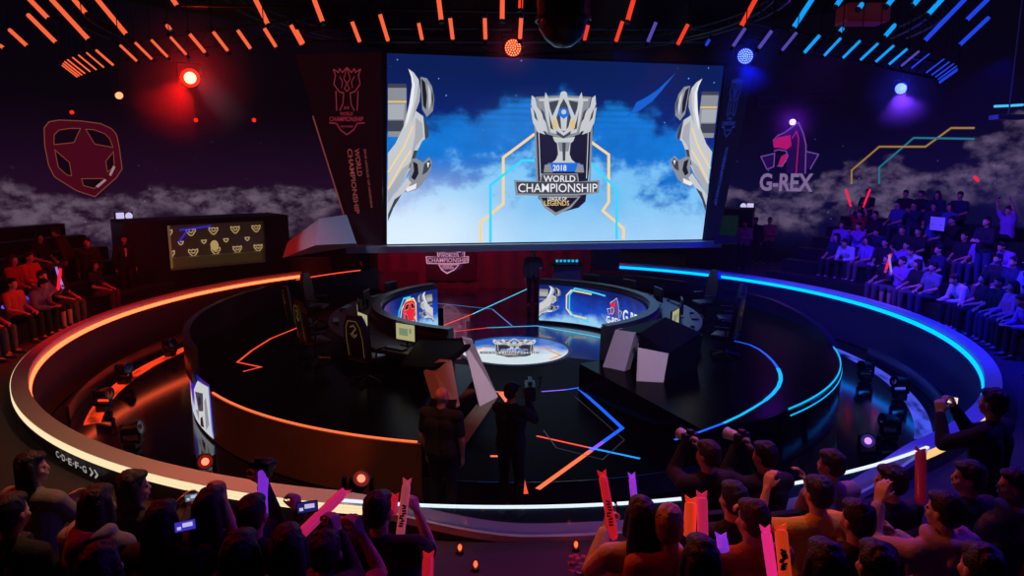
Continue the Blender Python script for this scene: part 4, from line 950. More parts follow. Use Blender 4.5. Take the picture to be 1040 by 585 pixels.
# low curved fins in the pit
for (a0, a1, r, lb) in ((158, 205, 8.36, 'low curved dark fin in the left pit'), (-36, 4, 8.36, 'low curved dark fin in the right pit')):
    m = MB(); m.sweep([(r, 0), (r, .26), (r + .05, .26), (r + .05, 0)], a0, a1, 60); tag(m.build('pit_fin', DARKL, None, True), lb, 'fin')
# ------------------------------------------------------------------ desk equipment
SCR_G = glow('monitor_green', (176, 170, 122), .95); SCR_D = glow('monitor_dim', (18, 22, 34), .8); SCR_F = glow('monitor_figure', (120, 140, 110), .9)
def make_monitor():
    t = thing('monitor', 'x', 'monitor')
    m = MB(); m.box((0, .02, .25), (.46, .035, .32), bev=.008); mc = m.build('monitor_case', BLK2, t)
    m = MB(); m.box((0, 0, .25), (.43, .004, .29)); s = m.build('screen', SCR_G, mc)
    m = MB(); m.box((-.04, -.004, .25), (.2, .003, .13)); m.box((.12, -.004, .28), (.05, .003, .09)); s2 = m.build('screen_image', SCR_F, s)
    m = MB(); m.tube([(0, .05, .02), (0, .05, .22)], .02, 8); m.box((0, .05, .01), (.22, .16, .02), bev=.006); m.build('stand', METAL, t); return t
def make_chair():
    t = thing('gaming_chair', 'x', 'chair')
    m = MB(); m.box((0, 0, .46), (.52, .50, .11), bev=.04); m.build('seat', mat('chair_leather', (22, 20, 24), .35), t, True)
    m = MB(); m.prism([(-.26, -.22, .5), (.26, -.22, .5), (.29, -.27, .85), (.27, -.30, 1.12), (.15, -.33, 1.34), (-.15, -.33, 1.34), (-.27, -.30, 1.12), (-.29, -.27, .85)], (0, .09, .0)); m.build('backrest', mat('chair_leather', (22, 20, 24), .35), t)
    br = [c for c in t.children if c.name.startswith('backrest')][0]
    m = MB(); G = glow('chair_gold', (92, 74, 42), .8)
    a = Art(lambda x, y, h: Vector((x, -.245 - (y - .5) * .125 - h, y)))
    a.stroke([(-.19, .55), (-.2, .9), (-.17, 1.12), (-.1, 1.24), (.1, 1.24), (.17, 1.12), (.2, .9), (.19, .55)], .014, G)
    a.stroke([(-.07, 1.12), (.02, 1.16), (.07, 1.1), (.0, 1.04), (-.04, 1.0), (.06, .95)], .022, G); a.stroke([(-.09, 1.0), (.0, .92), (.09, 1.0)], .014, G); a.build('gold_piping', br)
    for s in (-1, 1):
        m = MB(); m.tube([(s * .3, -.08, .46), (s * .32, -.08, .68)], .018, 6); m.box((s * .32, 0, .70), (.08, .28, .035), bev=.01); m.build('armrest', BLK2, t)
    m = MB(); m.tube([(0, 0, .1), (0, 0, .42)], .03, 8)
    for k in range(5):
        a_ = 2 * PI * k / 5; m.tube([(0, 0, .11), (.3 * math.cos(a_), .3 * math.sin(a_), .07)], [.025, .018], 6)
    cb = m.build('base', METAL, t)
    for k in range(5):
        a_ = 2 * PI * k / 5; m = MB(); m.ell((.3 * math.cos(a_), .3 * math.sin(a_), .035), (.03, .03, .035), n=8, h=6); m.build('caster', BLK2, cb)
    return t
def make_keyboard():
    t = thing('keyboard', 'x', 'keyboard'); m = MB(); m.box((0, 0, .012), (.42, .14, .02), bev=.005); m.build('keyboard_case', BLK2, t)
    m = MB()
    for i in range(14):
        for j in range(4): m.box((-.182 + i * .028, -.045 + j * .03, .026), (.022, .023, .008))
    m.build('keys', glow('keys_dim', (40, 46, 60), .6), t); return t
def make_mouse():
    m = MB(); m.ell((0, 0, .018), (.032, .055, .02), n=12, h=8); return tag(m.build('mouse', BLK2, None, True), 'x', 'mouse')
mon = make_monitor(); cha = make_chair(); cha.scale = (.9, .9, .88); kb = make_keyboard(); mo = make_mouse(); mon.scale = (1.,) * 3
used = [False]
words = ['nearest the camera', 'second from the camera', 'in the middle', 'second from the far end', 'at the far end']
for side, angs in (('left', [237, 216, 195, 174, 153]), ('right', [-30, -10, 12, 33, 54])):
    for k, a_ in enumerate(angs):
        ca, sa = math.cos(R_(a_)), math.sin(R_(a_))
        pos = lambda r, z, da=0: Vector((RC[0] + r * math.cos(R_(a_ + da)), r * math.sin(R_(a_ + da)), z))
        first = not used[0]; rz = R_(a_) + PI / 2          # local -y points outwards to the player
        def put(o, p, rot, lab, grp):
            c = o if first else copy_tree(o)
            c.location = p; c.rotation_euler = (0, 0, rot); c['label'] = lab; c['group'] = grp; return c
        lit = (side == 'left' and k < 2) or (side == 'right' and k == 0)
        c = put(mon, pos(3.6 if k < 2 else 3.4, 1.205), rz, ('pale lit' if lit else 'dark') + f' monitor on the {side} player desk, {words[k]}', f'monitors on the {side} desk')
        if not lit:
            for ch in [x for y in c.children for x in y.children]:
                if ch.name.startswith('screen'):
                    ch.data = ch.data.copy(); ch.data.materials[0] = SCR_D
        if (side == 'left' and k < 4) or k < 3: put(cha, pos(4.55, .8), rz, f'black gaming chair with gold piping at the {side} player desk, {words[k]}', f'gaming chairs at the {side} desk')
        put(kb, pos(3.85, 1.205), rz, f'keyboard on the {side} player desk, {words[k]}', f'keyboards on the {side} desk')
        put(mo, pos(3.85, 1.205, 6), rz, f'mouse on the {side} player desk, {words[k]}', f'mice on the {side} desk')
        used[0] = True
# ------------------------------------------------------------------ people
def remesh(mb, voxel, smooth=2):
    me = bpy.data.meshes.new('tmp'); me.from_pydata([tuple(v) for v in mb.v], [], mb.f)
    o = bpy.data.objects.new('tmp', me); COL.objects.link(o)
    r = o.modifiers.new('r', 'REMESH'); r.mode = 'VOXEL'; r.voxel_size = voxel; r.use_smooth_shade = True
    if smooth: s = o.modifiers.new('s', 'SMOOTH'); s.iterations = smooth; s.factor = .5
    dg = bpy.context.evaluated_depsgraph_get(); out = bpy.data.meshes.new_from_object(o.evaluated_get(dg))
    bpy.data.objects.remove(o); bpy.data.meshes.remove(me)
    for p in out.polygons: p.use_smooth = True
    return out
def ik(S, T, l1, l2, pole):
    d = T - S; L = min(d.length, (l1 + l2) * .995); dn = d.normalized(); T = S + dn * L
    a = (l1 * l1 - l2 * l2 + L * L) / (2 * L); h = math.sqrt(max(0, l1 * l1 - a * a))
    pl = (pole - dn * pole.dot(dn)).normalized(); return S + dn * a + pl * h, T
def hand(mb, wr, dirv, nrm, side, curl):
    """palm and five fingers; dirv along the fingers, nrm out of the palm"""
    d = dirv.normalized(); n = (nrm - d * nrm.dot(d)).normalized(); x = d.cross(n) * side      # x towards the thumb
    lens = ((.036, .024, .02), (.04, .028, .022), (.037, .026, .021), (.028, .02, .018))
    for i, ls in enumerate(lens):
        off = (.033 - .022 * i); k = wr + d * (.085 - (.006 if i == 3 else 0)) + x * off
        mb.caps(wr + x * off * .5, k, .016, .0125, 8)
        p = k; ang = 0
        for j, l in enumerate(ls):
            ang += curl * (1.0 if j else .8); dd = d * math.cos(ang) + n * math.sin(ang) + x * (.05 * (1.5 - i))
            q = p + dd.normalized() * l; mb.caps(p, q, .0105 - j * .001, .0095 - j * .001, 8); p = q
    b = wr + d * .025 + x * .022; c = b + (d * .6 + x * .75 + n * .3).normalized() * .038; e = c + (d * .85 + x * .25 + n * (.3 + curl * .3)).normalized() * .03
    mb.caps(b, c, .015, .012, 8); mb.caps(c, e, .0115, .0095, 8); mb.caps(e, e + (e - c) * .6, .0095, .008, 8)
def person_meshes(pose):
    """returns dict of meshes. Local space: +y is forward, origin on the floor under the hips"""
    P = dict(stand=False, lean=0., yaw=0., nod=0., hl=None, hr=None, curl=.35, hair='short', sleeve='short', legs='long', vox=.0095, hood=False, cap=False, bulk=1., dl=None, dr=None, face=False)
    P.update(pose); h = .93 if P['stand'] else .50; bk = P['bulk']; V = Vector
    Lm = Matrix.Translation((0, 0, h)) @ Matrix.Rotation(-P['lean'], 4, 'X') @ Matrix.Translation((0, 0, -h))
    T = lambda x, y, z: Lm @ V((x, y, z + h))
    pel = T(0, 0, 0); ch = T(0, .01, .33); nk = T(0, -.005, .52); hd = T(0, .025, .68)
    sh = [T(s * .185 * bk, 0, .465) for s in (-1, 1)]
    core = MB()
    for s in (-1, 1):
        core.caps(T(s * .075 * bk, 0, .02), T(s * .065 * bk, .0, .2), .115 * bk, .10 * bk); core.caps(T(s * .065 * bk, 0, .2), T(s * .085 * bk, .005, .36), .10 * bk, .112 * bk)
        core.caps(T(s * .05, -.01, .46), sh[(s + 1) // 2], .07, .062 * bk); core.caps(T(s * .08, 0, .36), T(s * .12 * bk, 0, .44), .105 * bk, .075 * bk)
        core.caps(nk, T(s * .1, -.01, .47), .05, .05)
    # arms
    arms = []
    for s, key in ((-1, 'hl'), (1, 'hr')):
        S = sh[(s + 1) // 2]; tgt = P[key]
        if tgt is None:
            W = T(s * .24, .06, -.06) if P['stand'] else V((s * .13, .30, h + .13)); dv = V((0, .2, -1)) if P['stand'] else V((-s * .3, 1, -.3)); nr = V((-s, 0, 0)) if P['stand'] else V((0, 0, -1)); cu = .35
        else:
            W = V(tgt); dv = None; nr = V((-s, .35, 0)); cu = P['curl']
            if W.z < h + .15: nr = V((0, .1, -1))
        E, W = ik(S, W, .285, .255, V((s * .45, -.25, -.9)))
        dd = P['dl' if s < 0 else 'dr']
        if dd is not None: dv = V(dd)
        if dv is None: dv = (W - E).normalized() + V((0, 0, .25))
        arms.append((s, S, E, W, dv, nr, cu))
    # legs
    legs = []
    for s in (-1, 1):
        H = V((s * .095, 0, h - .02))
        if P['stand']: K = V((s * .105, .03, .50)); A = V((s * .11, -.02, .09)); T_ = V((s * .13, .15, .035))
        else: K = V((s * .13, .43, h + .02)); A = V((s * .12, .44, .09)); T_ = V((s * .14, .60, .035))
        legs.append((H, K, A, T_))
    body = MB(); body.v = list(core.v); body.f = list(core.f); body.m = list(core.m)
    body.caps(nk, hd - V((0, .01, .06)), .056, .054)
    Hm = Matrix.Translation(hd) @ Matrix.Rotation(P['yaw'], 4, 'Z') @ Matrix.Rotation(-P['lean'] * .5 - P['nod'], 4, 'X')
    body.ell((0, -.012, .03), (.073, .092, .088), M=Hm); body.ell((0, .022, -.03), (.058, .066, .082), M=Hm); body.ell((0, .052, -.075), (.03, .03, .026), M=Hm)
    body.ell((0, .045, .022), (.05, .038, .02), M=Hm); body.caps((0, .084, .01), (0, .094, -.016), .009, .012, 8, M=Hm); body.ell((0, .082, -.05), (.026, .014, .011), M=Hm)
    for s in (-1, 1):
        body.ell((s * .074, -.006, -.008), (.011, .02, .03), M=Hm); body.ell((s * .036, .055, -.025), (.024, .024, .024), M=Hm)
    for s, S, E, W, dv, nr, cu in arms:
        body.caps(S, S.lerp(E, .5), .052, .045); body.caps(S.lerp(E, .5), E, .045, .037); body.caps(E, E.lerp(W, .35), .038, .039); body.caps(E.lerp(W, .35), W, .039, .025); hand(body, W, dv, nr, s, cu)
    for H, K, A, T_ in legs:
        body.caps(H, K, .082, .052); body.caps(K, K.lerp(A, .35), .053, .054); body.caps(K.lerp(A, .35), A, .054, .036); body.caps(A, T_, .036, .03)
    out = {'body': remesh(body, P['vox'])}
    g_ = .014
    top = MB()
    def infl(src, g, dst):
        # re-add the torso slightly larger
        c = Vector((0, 0, 0))
        me_v = src.v
        nrm = [Vector((0, 0, 0)) for _ in me_v]
        for f in src.f:
            a, b_, c_ = me_v[f[0]], me_v[f[1]], me_v[f[2]]; n_ = (b_ - a).cross(c_ - a)
            for i in f: nrm[i] += n_
        dst.add([v + (n_.normalized() * g if n_.length > 0 else n_) for v, n_ in zip(me_v, nrm)], src.f)
    chk = MB(); chk.caps((0, 0, 0), (0, 0, 1), .1, .1)
    a, b_, c_ = (chk.v[i] for i in chk.f[0][:3]); sgn = 1 if (b_ - a).cross(c_ - a).dot((a + c_) / 2 - V((0, 0, ((a + c_) / 2).z))) > 0 else -1
    infl(core, sgn * g_, top)
    ln = P['sleeve'] != 'short'
    for s, S, E, W, dv, nr, cu in arms:
        top.caps(S, S.lerp(E, .5), .052 + g_ + .006, .047 + g_ + .006)
        if ln: top.caps(S.lerp(E, .5), E, .047 + g_ + .004, .045 + g_); top.caps(E, E.lerp(W, .9), .047 + g_, .034 + g_ * .7)
        else: top.caps(S.lerp(E, .5), S.lerp(E, .68), .047 + g_ + .006, .05 + g_)
    if P['hood']:
        for k in range(7):
            a_ = PI * k / 6; p = T(.11 * math.cos(a_), -.02 - .085 * math.sin(a_), .55 - .03 * math.sin(a_)); q = T(.11 * math.cos(a_ + PI / 6), -.02 - .085 * math.sin(a_ + PI / 6), .55 - .03 * math.sin(a_ + PI / 6)); top.caps(p, q, .05, .05, 10)
        top.ell(T(0, -.13, .45), (.1, .05, .1))
    out['top'] = remesh(top, .012, 3)
    bot = MB()
    for H, K, A, T_ in legs:
        bot.caps(H, K, .098, .068)
        if P['legs'] == 'long': bot.caps(K, K.lerp(A, .9), .068, .055)
        else: bot.caps(K, K.lerp(A, .12), .068, .068)
    bot.caps(V((-.06, 0, h)), V((.06, 0, h)), .118 * bk, .118 * bk); out['trousers'] = remesh(bot, .014, 2)
    for i, (H, K, A, T_) in enumerate(legs):
        s_ = MB(); s_.caps(A - V((0, .03, .03)), T_, .045, .042); s_.caps(A, A - V((0, .03, .04)), .045, .045)
        out['shoe' + str(i)] = remesh(s_, .012, 1)
    hr = P['hair']; hb = MB()
    if hr != 'bald':
        hb.ell((0, -.022, .045), (.083, .094, .086), M=Hm); hb.ell((0, -.045, .0), (.077, .07, .08), M=Hm); hb.ell((0, .03, .088), (.062, .062, .034), M=Hm)
        rnd = random.Random(len(hr) + int(abs(P['yaw']) * 10))
        for k in range(46):
            a_ = rnd.uniform(0, 2 * PI); b_ = rnd.uniform(.1, 1.2); p = V((math.sin(b_) * math.cos(a_) * .078, -.02 + math.sin(b_) * math.sin(a_) * .088, .05 + math.cos(b_) * .08))
            if p.y > .05 and p.z < .09: continue
            hb.caps(p, p + V((rnd.uniform(-.012, .012), rnd.uniform(-.012, .012), -.02)), .013, .006, 6, M=Hm)
        if hr in ('bob', 'long'):
            for s in (-1, 1):
                hb.caps((s * .06, -.01, .04), (s * .074, .0, -.09), .036, .034, M=Hm); hb.caps((s * .035, -.06, .03), (s * .045, -.065, -.11), .05, .045, M=Hm)
        if hr == 'long':
            for s in (-1, 0, 1):
                hb.caps((s * .04, -.06, -.02), (s * .06, -.085, -.2), .05, .045, M=Hm); hb.caps((s * .06, -.085, -.2), (s * .055, -.10, -.36), .045, .025, M=Hm)
        out['hair'] = remesh(hb, .009, 2)
    if P['cap']:
        c_ = MB(); c_.ell((0, -.012, .062), (.089, .1, .07), M=Hm); c_.ell((0, .1, .062), (.065, .07, .012), M=Hm); out['cap'] = remesh(c_, .009, 1)
    info = dict(hd=hd, Hm=Hm, arms=arms, h=h, T=T)
    if P['face']:
        e = MB()
        for s in (-1, 1): e.ell((s * .029, .075, .006), (.0125, .009, .009), M=Hm, n=8, h=6)
        me = bpy.data.meshes.new('eyes'); me.from_pydata([tuple(v) for v in e.v], [], e.f); out['eyes'] = me
    return out, info
SKIN = mat('skin', (200, 150, 122), .55, bump=.05, bscale=40); SKIND = mat('skin_deep', (170, 118, 92), .55); HB = mat('hair_black', (12, 10, 12), .5, bump=.6, bscale=90); HBR = mat('hair_brown', (48, 28, 22), .5, bump=.6, bscale=90); HBL = mat('hair_blond', (160, 120, 78), .5, bump=.6, bscale=90)
SHOE = mat('shoe', (60, 58, 62), .6); EYE = mat('eye', (30, 24, 24), .2)
def cloth(rgb): return mat('cloth_%d_%d_%d' % rgb, rgb, .85, bump=.25, bscale=70, var=.12)
PART = {'body': 'body', 'top': 'shirt', 'trousers': 'trousers', 'shoe0': 'shoe', 'shoe1': 'shoe', 'hair': 'hair', 'cap': 'cap', 'eyes': 'eyes'}
def make_person(label, pose, loc, face, topc=(30, 28, 34), botc=(24, 24, 34), hairm=None, skin=None, group=None, capc=(210, 205, 215), meshes=None, topname=None, scale=1.):
    ms, info = meshes if meshes else person_meshes(pose)
    t = thing('person', label, 'person', tuple(loc), group)
    for k, me in ms.items():
        if meshes is None: me.materials.clear()
        o = bpy.data.objects.new((topname or 'shirt') if k == 'top' else PART[k], me); COL.objects.link(o); o.parent = t
        if k == 'body': bo = o
        if k == 'eyes': o.parent = bo
        mt = {'body': skin or SKIN, 'top': cloth(topc), 'trousers': cloth(botc), 'hair': hairm or HB, 'cap': cloth(capc), 'eyes': EYE}.get(k, SHOE)
        if not me.materials: me.materials.append(mt)
        o.material_slots[0].link = 'OBJECT'; o.material_slots[0].material = mt
    t.rotation_euler = (0, 0, face - PI / 2); t.scale = (scale,) * 3
    return t, info
def face_to(p, q): return math.atan2(q[1] - p[1], q[0] - p[0])
def world(t, v): return Matrix.Translation(t.location) @ Matrix.Rotation(t.rotation_euler[2], 4, 'Z') @ Vector(v)
# props held
STK = {}
def stick(label, p, q, m, r=.045, taper=1., cat='cheering stick', marks=None, notch=True):
    p, q = Vector(p), Vector(q); t = thing('cheering_stick', label, cat, tuple(p)); d = (q - p)
    mb = MB(); N = 10
    mb.tube([p, p + d * .04] + [p + d * (i / N) for i in range(1, N)] + [p + d * .97, q], [r * .5, r * .9] + [r * (1 + .02 * (i % 2)) for i in range(1, N)] + [r * .95, r * .6], 12)
    mb.build('inflated_tube', m, t, True)
    x, y = frame(d); x = Vector((1, 0, 0)) - d.normalized() * d.normalized().x
    x.normalize(); mb = MB()
    e = q; mb.prism([e - x * r * .9, e + x * r * .9, e + x * r * 1.05 + d.normalized() * .035, e + d.normalized() * .015, e - x * r * 1.05 + d.normalized() * .035], Vector((0, .008, 0))); mb.build('sealed_end', m, t)
    if marks:
        n = (CAM - p).normalized(); dn = d.normalized(); s = dn.cross(n).normalized(); mb = MB(); rnd = random.Random(3)
        for k in range(9):
            c = p + d * (.22 + .045 * k); mb.box(c + n * r * 1.02 + s * rnd.uniform(-.008, .008), (r * .9, .006, r * .35), rot=Matrix.Rotation(rnd.uniform(-.4, .4), 3, 'Y'))
        mb.build('printed_marks', marks, t)
    return t
def phone(label, p, look, m):
    t = thing('smartphone', label, 'phone', tuple(p)); p = Vector(p); d = (Vector(look) - p).normalized(); rt = d.to_track_quat('-Y', 'Z').to_matrix()
    mb = MB(); mb.box(p, (.11, .009, .06), rot=rt, bev=.004); mb.build('phone_body', BLK2, t)
    mb = MB(); mb.box(p + d * .006, (.1, .002, .05), rot=rt); so = mb.build('screen', m, t); mb = MB(); mb.box(p + d * .0075 + rt @ Vector((.012, 0, .004)), (.05, .001, .022), rot=rt); mb.box(p + d * .0075 + rt @ Vector((-.03, 0, -.008)), (.02, .001, .016), rot=rt); mb.build('screen_picture', glow('phone_picture', (200, 190, 240), .9), so); return t
def camera_prop(label, p, look, lensm, L=.2):
    t = thing('photo_camera', label, 'camera', tuple(p)); p = Vector(p); d = (Vector(look) - p).normalized(); rt = d.to_track_quat('Y', 'Z').to_matrix()
    mb = MB(); mb.box(p, (.14, .07, .1), rot=rt, bev=.012); mb.box(p + Vector((0, 0, .06)), (.05, .06, .035), rot=rt, bev=.008); mb.build('camera_body', BLK2, t)
    x, y = frame(d); Mx = Matrix((x, y, d)).transposed().to_4x4(); Mx.translation = p
    mb = MB(); mb.lathe([(0, .03), (.038, .03), (.04, .08), (.045, .085), (.045, .12), (.04, .125), (.048, L - .02), (.052, L), (.044, L), (.04, L - .02), (0, L - .02)], n=20, M=Mx); mb.build('lens_barrel', lensm, t, True); return t
TOC = Vector((0, 0, 1))
# seat under each seated front spectator
def make_seat():
    t = thing('arena_seat', 'x', 'seat')
    m = MB(); m.box((0, .02, .385), (.48, .44, .07), bev=.03); m.build('seat', mat('seat_cloth', (34, 30, 40), .8), t, True)
    m = MB(); m.box((0, -.25, .64), (.48, .07, .46), bev=.03, rot=Matrix.Rotation(.12, 3, 'X')); m.build('backrest', mat('seat_cloth', (34, 30, 40), .8), t, True)
    for s in (-1, 1): m = MB(); m.box((s * .2, -.02, .175), (.04, .3, .35), bev=.008); m.build('leg', METAL, t)
    return t
seat0 = make_seat(); seat_used = [0]; seat0.location = (0, 0, 0)
def near(u, v, row, label, pose, top=(30, 28, 34), hair=None, bot=(24, 24, 34), look=None, seat=True, topname=None, skin=None, capc=None, seatlabel=None, zoff=0):
    hz = 1.205; z0 = ROWF[row]
    p = at_z(u, v, z0 + (1.635 if pose.get('stand') else hz) + zoff); f = face_to(p, look or TOC)
    pose = dict(pose); pose.setdefault('vox', .0085)
    ln = pose.get('lean', 0); L_ = .69 * math.sin(ln)
    loc = Vector((p.x - math.cos(f) * L_, p.y - math.sin(f) * L_, z0 + zoff))
    t, info = make_person(label, pose, loc, f, top, bot, hair, skin, topname=topname, capc=capc or (210, 205, 215))
    if seat and not pose.get('stand'):
        s = seat0 if not seat_used[0] else copy_tree(seat0); seat_used[0] += 1
        s.location = loc; s.rotation_euler = t.rotation_euler; s['label'] = 'dark folding seat under the ' + ' '.join((seatlabel or label.split(',')[0]).split()[:11]); s['group'] = 'seats in the front audience'
    return t, info, loc
def mid(t, info, i=None):
    """world point of hand i"""
    s, S, E, W, dv, nr, cu = info['arms'][i]; return world(t, W + dv.normalized() * .06)

# glowing bands that paint the light wash onto the pit floor
def light_wash(name, a0, a1, rgb, s_, lab):
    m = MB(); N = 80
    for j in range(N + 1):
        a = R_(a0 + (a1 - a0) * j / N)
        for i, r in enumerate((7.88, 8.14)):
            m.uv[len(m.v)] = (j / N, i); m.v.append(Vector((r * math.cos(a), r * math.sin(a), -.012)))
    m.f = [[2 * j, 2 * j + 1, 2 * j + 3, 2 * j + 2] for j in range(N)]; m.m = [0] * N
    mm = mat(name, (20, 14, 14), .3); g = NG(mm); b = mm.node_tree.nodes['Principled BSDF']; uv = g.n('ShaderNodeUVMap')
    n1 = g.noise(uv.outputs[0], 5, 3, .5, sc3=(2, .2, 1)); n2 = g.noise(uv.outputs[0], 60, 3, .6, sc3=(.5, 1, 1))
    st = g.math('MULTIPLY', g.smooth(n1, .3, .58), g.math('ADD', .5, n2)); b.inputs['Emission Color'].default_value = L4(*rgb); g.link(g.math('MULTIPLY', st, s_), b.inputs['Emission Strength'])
    tag(m.build('painted_floor_wash', mm, fix=False), lab, 'floor light')
light_wash('wash_red', 152, 207, (255, 62, 28), 1.15, 'orange red curved band of painted light on the floor of the left pit')
light_wash('wash_blue', -33, 26, (80, 90, 255), .8, 'violet blue curved band of painted light on the floor of the right pit')
# ------------------------------------------------------------------ front audience
N_ = near
N_(30, 474, 2, 'person in grey jacket turned right at the left edge of the front audience', dict(sleeve='long', yaw=-.9, hair='bob', hl=(-.1, .35, .75), hr=(.15, .4, .72), face=True), (120, 112, 104), look=(-2, -3, 1), topname='jacket')
N_(97, 510, 3, 'person with long brown hair in a pale grey hooded jacket, seen from behind', dict(sleeve='long', hair='long', hood=True, lean=.1), (150, 132, 146), HBR, topname='hooded_jacket')
t, i, l = N_(133, 494, 2, 'dark haired person in black glancing right behind the pale grey hooded jacket', dict(sleeve='long', hair='bob', yaw=-.8, hl=(-.02, .42, .86), hr=(.1, .42, .84), face=True))
phone('phone with a pale screen in the lap of the person glancing right', mid(t, i, 1) + Vector((.02, -.03, .05)), CAM, glow('phone_pale', (84, 110, 112), .8))
t, i, l = N_(163, 528, 3, 'person with long black hair holding a phone up to film the stage', dict(sleeve='short', hair='long', hr=(.17, .34, 1.18), curl=.9))
phone('phone showing a blue picture of the stage', at_z(188, 534, mid(t, i, 1).z + .03), CAM, glow('phone_blue', (60, 48, 190), .9))
t, i, l = N_(212, 514, 3, 'person with long black hair in black raising a small camera', dict(sleeve='long', hair='long', hr=(.16, .33, 1.2), curl=.9))
camera_prop('small camera raised by the long haired person in black', mid(t, i, 1) + Vector((0, .02, .03)), (0, 0, 1), BLK2, .08)
N_(255, 522, 3, 'person with short dark hair beside the purple cheering stick', dict(sleeve='long', hair='short', hr=(.12, .35, 1.05), curl=1.0))
N_(243, 562, 4, 'person in a black hood with a pink lit front at the bottom left', dict(sleeve='long', hair='long', hood=True), (44, 20, 34), topname='hooded_jacket')
N_(290, 556, 4, 'person with tied dark hair lit red, below the slanted pink stick', dict(sleeve='long', hair='bob', yaw=.3, hr=(.14, .34, 1.1), curl=1.0), (60, 30, 34))
t, i, l = N_(330, 560, 3, 'person in red shirt with both hands up filming with a phone, mostly hidden', dict(sleeve='short', hair='short', hl=(-.08, .3, 1.12), hr=(.1, .3, 1.14), curl=.8), (150, 50, 44))
phone('phone held high in front of the gold barrier light', at_z(312, 515, world(t, (0, .34, 1.42)).z), CAM, glow('phone_violet', (34, 30, 100), .9))
t, i, l = N_(384, 518, 3, 'person in a black t-shirt with short dark hair, centre of the left block', dict(hair='short', bulk=1.18, yaw=-.35, hr=(.16, .34, 1.02), curl=1.0), (16, 15, 19))
N_(100, 575, 4, 'person with magenta lit dark hair at the bottom left corner, only the crown visible', dict(hair='bob', sleeve='long'), (30, 18, 28))
N_(8, 520, 3, 'dark person cut by the left edge of the picture, front audience', dict(hair='short', sleeve='long'))
t, i, l = N_(652, 524, 3, 'person with straight black hair and a white fur collar', dict(hair='long', sleeve='long', hl=(-.14, .32, .95), curl=1.0), (205, 190, 170), topname='fur_jacket')
N_(681, 533, 3, 'person with short blond hair in an orange shirt', dict(hair='short', yaw=-.3, sleeve='short'), (190, 110, 70), HBL)
N_(713, 568, 4, 'person with round black hair at the bottom centre right', dict(hair='bob', sleeve='long'), (26, 22, 30))
N_(746, 506, 2, 'person with short black hair in dark clothes between the photographers', dict(hair='short', yaw=.2, sleeve='long'))
N_(766, 527, 3, 'person with side-lit brown hair in an orange shirt beside the pink and red sticks', dict(hair='short', yaw=.4, face=True, hr=(.15, .34, 1.0), curl=1.0), (176, 92, 50), HBR)
t, i, l = N_(833, 500, 2, 'person in a yellow t-shirt clapping with raised hands', dict(hair='short', yaw=.1, hl=(-.17, .34, 1.08), hr=(.16, .36, 1.08), curl=.5), (225, 175, 40))
N_(873, 527, 3, 'person in a dark shirt with black hair right of the yellow t-shirt', dict(hair='short', yaw=.2))
t, i, l = N_(907, 488, 2, 'person with bowl cut hair in a black and white striped shirt', dict(hair='short', yaw=.7, face=True, sleeve='short'), (28, 24, 40))
# pale stripes of the shirt
m = MB(); rz = t.rotation_euler[2]
for z in (.7, .8, .9):
    m.v = []; m.f = []; m.m = []
    m.lathe([(1, -.022), (1, .022)], n=28); q = [Matrix.Rotation(rz, 3, 'Z') @ Vector((v.x * .228, v.y * .158, v.z + z)) + t.location for v in m.v]
    m.v = q; o = m.build('shirt_stripe', cloth((190, 180, 205)), t, True); o.rotation_euler = (0, 0, 0); o.matrix_parent_inverse = Matrix.Rotation(-rz, 4, 'Z')
t, i, l = N_(962, 518, 3, 'person in a pale pink hooded jacket clapping with one hand raised', dict(hair='short', yaw=.35, hood=True, sleeve='long', hl=(-.16, .34, 1.1), hr=(.0, .36, .86), curl=.35, face=True), (176, 140, 170), topname='hooded_jacket')
N_(987, 484, 2, 'dark haired person in a navy shirt looking left, above the pink hooded jacket', dict(hair='short', yaw=.8, face=True), (28, 28, 50))
N_(1034, 492, 2, 'person in a violet grey hooded jacket at the right edge of the front audience', dict(hair='short', yaw=.9, hood=True, sleeve='long', face=True, hl=(-.12, .36, .78)), (110, 94, 140), topname='hooded_jacket')
N_(840, 572, 4, 'person with fluffy dark hair at the bottom edge, left of two', dict(hair='bob', sleeve='long'), (32, 26, 40)); N_(893, 574, 4, 'person with fluffy dark hair at the bottom edge, right of two', dict(hair='short', sleeve='long'), (26, 24, 44))
N_(1000, 576, 4, 'person in dark blue with an arm on the seat at the bottom right', dict(hair='short', sleeve='long', hl=(-.3, .1, .95)), (30, 34, 84))
# photographers in the first row
t, i, l = N_(720, 461, 1, 'photographer in a black shirt holding a camera with a pale lens', dict(hair='short', sleeve='long', yaw=.5, hl=(-.06, .32, 1.16), hr=(.05, .28, 1.14), curl=.9), (30, 24, 34), HBR)
camera_prop('camera with a pale lens held by the left photographer', world(t, (-.02, .31, 1.21)), (-3, 2, 1.5), mat('lens_white', (215, 205, 210), .35), .14)
t, i, l = N_(778, 462, 1, 'photographer in a black jacket with a round back print holding a white lens camera', dict(hair='short', sleeve='long', yaw=.4, hl=(-.07, .32, 1.16), hr=(.04, .28, 1.14), curl=.9), (20, 20, 28), topname='jacket')
camera_prop('camera with a long white lens held by the right photographer', world(t, (-.03, .31, 1.22)), (-4, 0, 1.9), mat('lens_white', (215, 205, 210), .35), .16)
a = Art(lambda x, y, h: world(t, (x, -.152 - h, y))); 
m = MB(); vs = []
for k in range(20): vs.append((.055 * math.cos(2 * PI * k / 20), .80 + .055 * math.sin(2 * PI * k / 20)))
a.stroke(vs, .008, mat('back_print', (110, 80, 140), .6), closed=True); a.stroke([(-.03, .8), (0, .83), (.03, .8), (0, .77)], .007, mat('back_print', (110, 80, 140), .6), closed=True)
o = a.mb.build('back_print', a.mats, t, fix=False); o.matrix_parent_inverse = Matrix.Rotation(-t.rotation_euler[2], 4, 'Z')
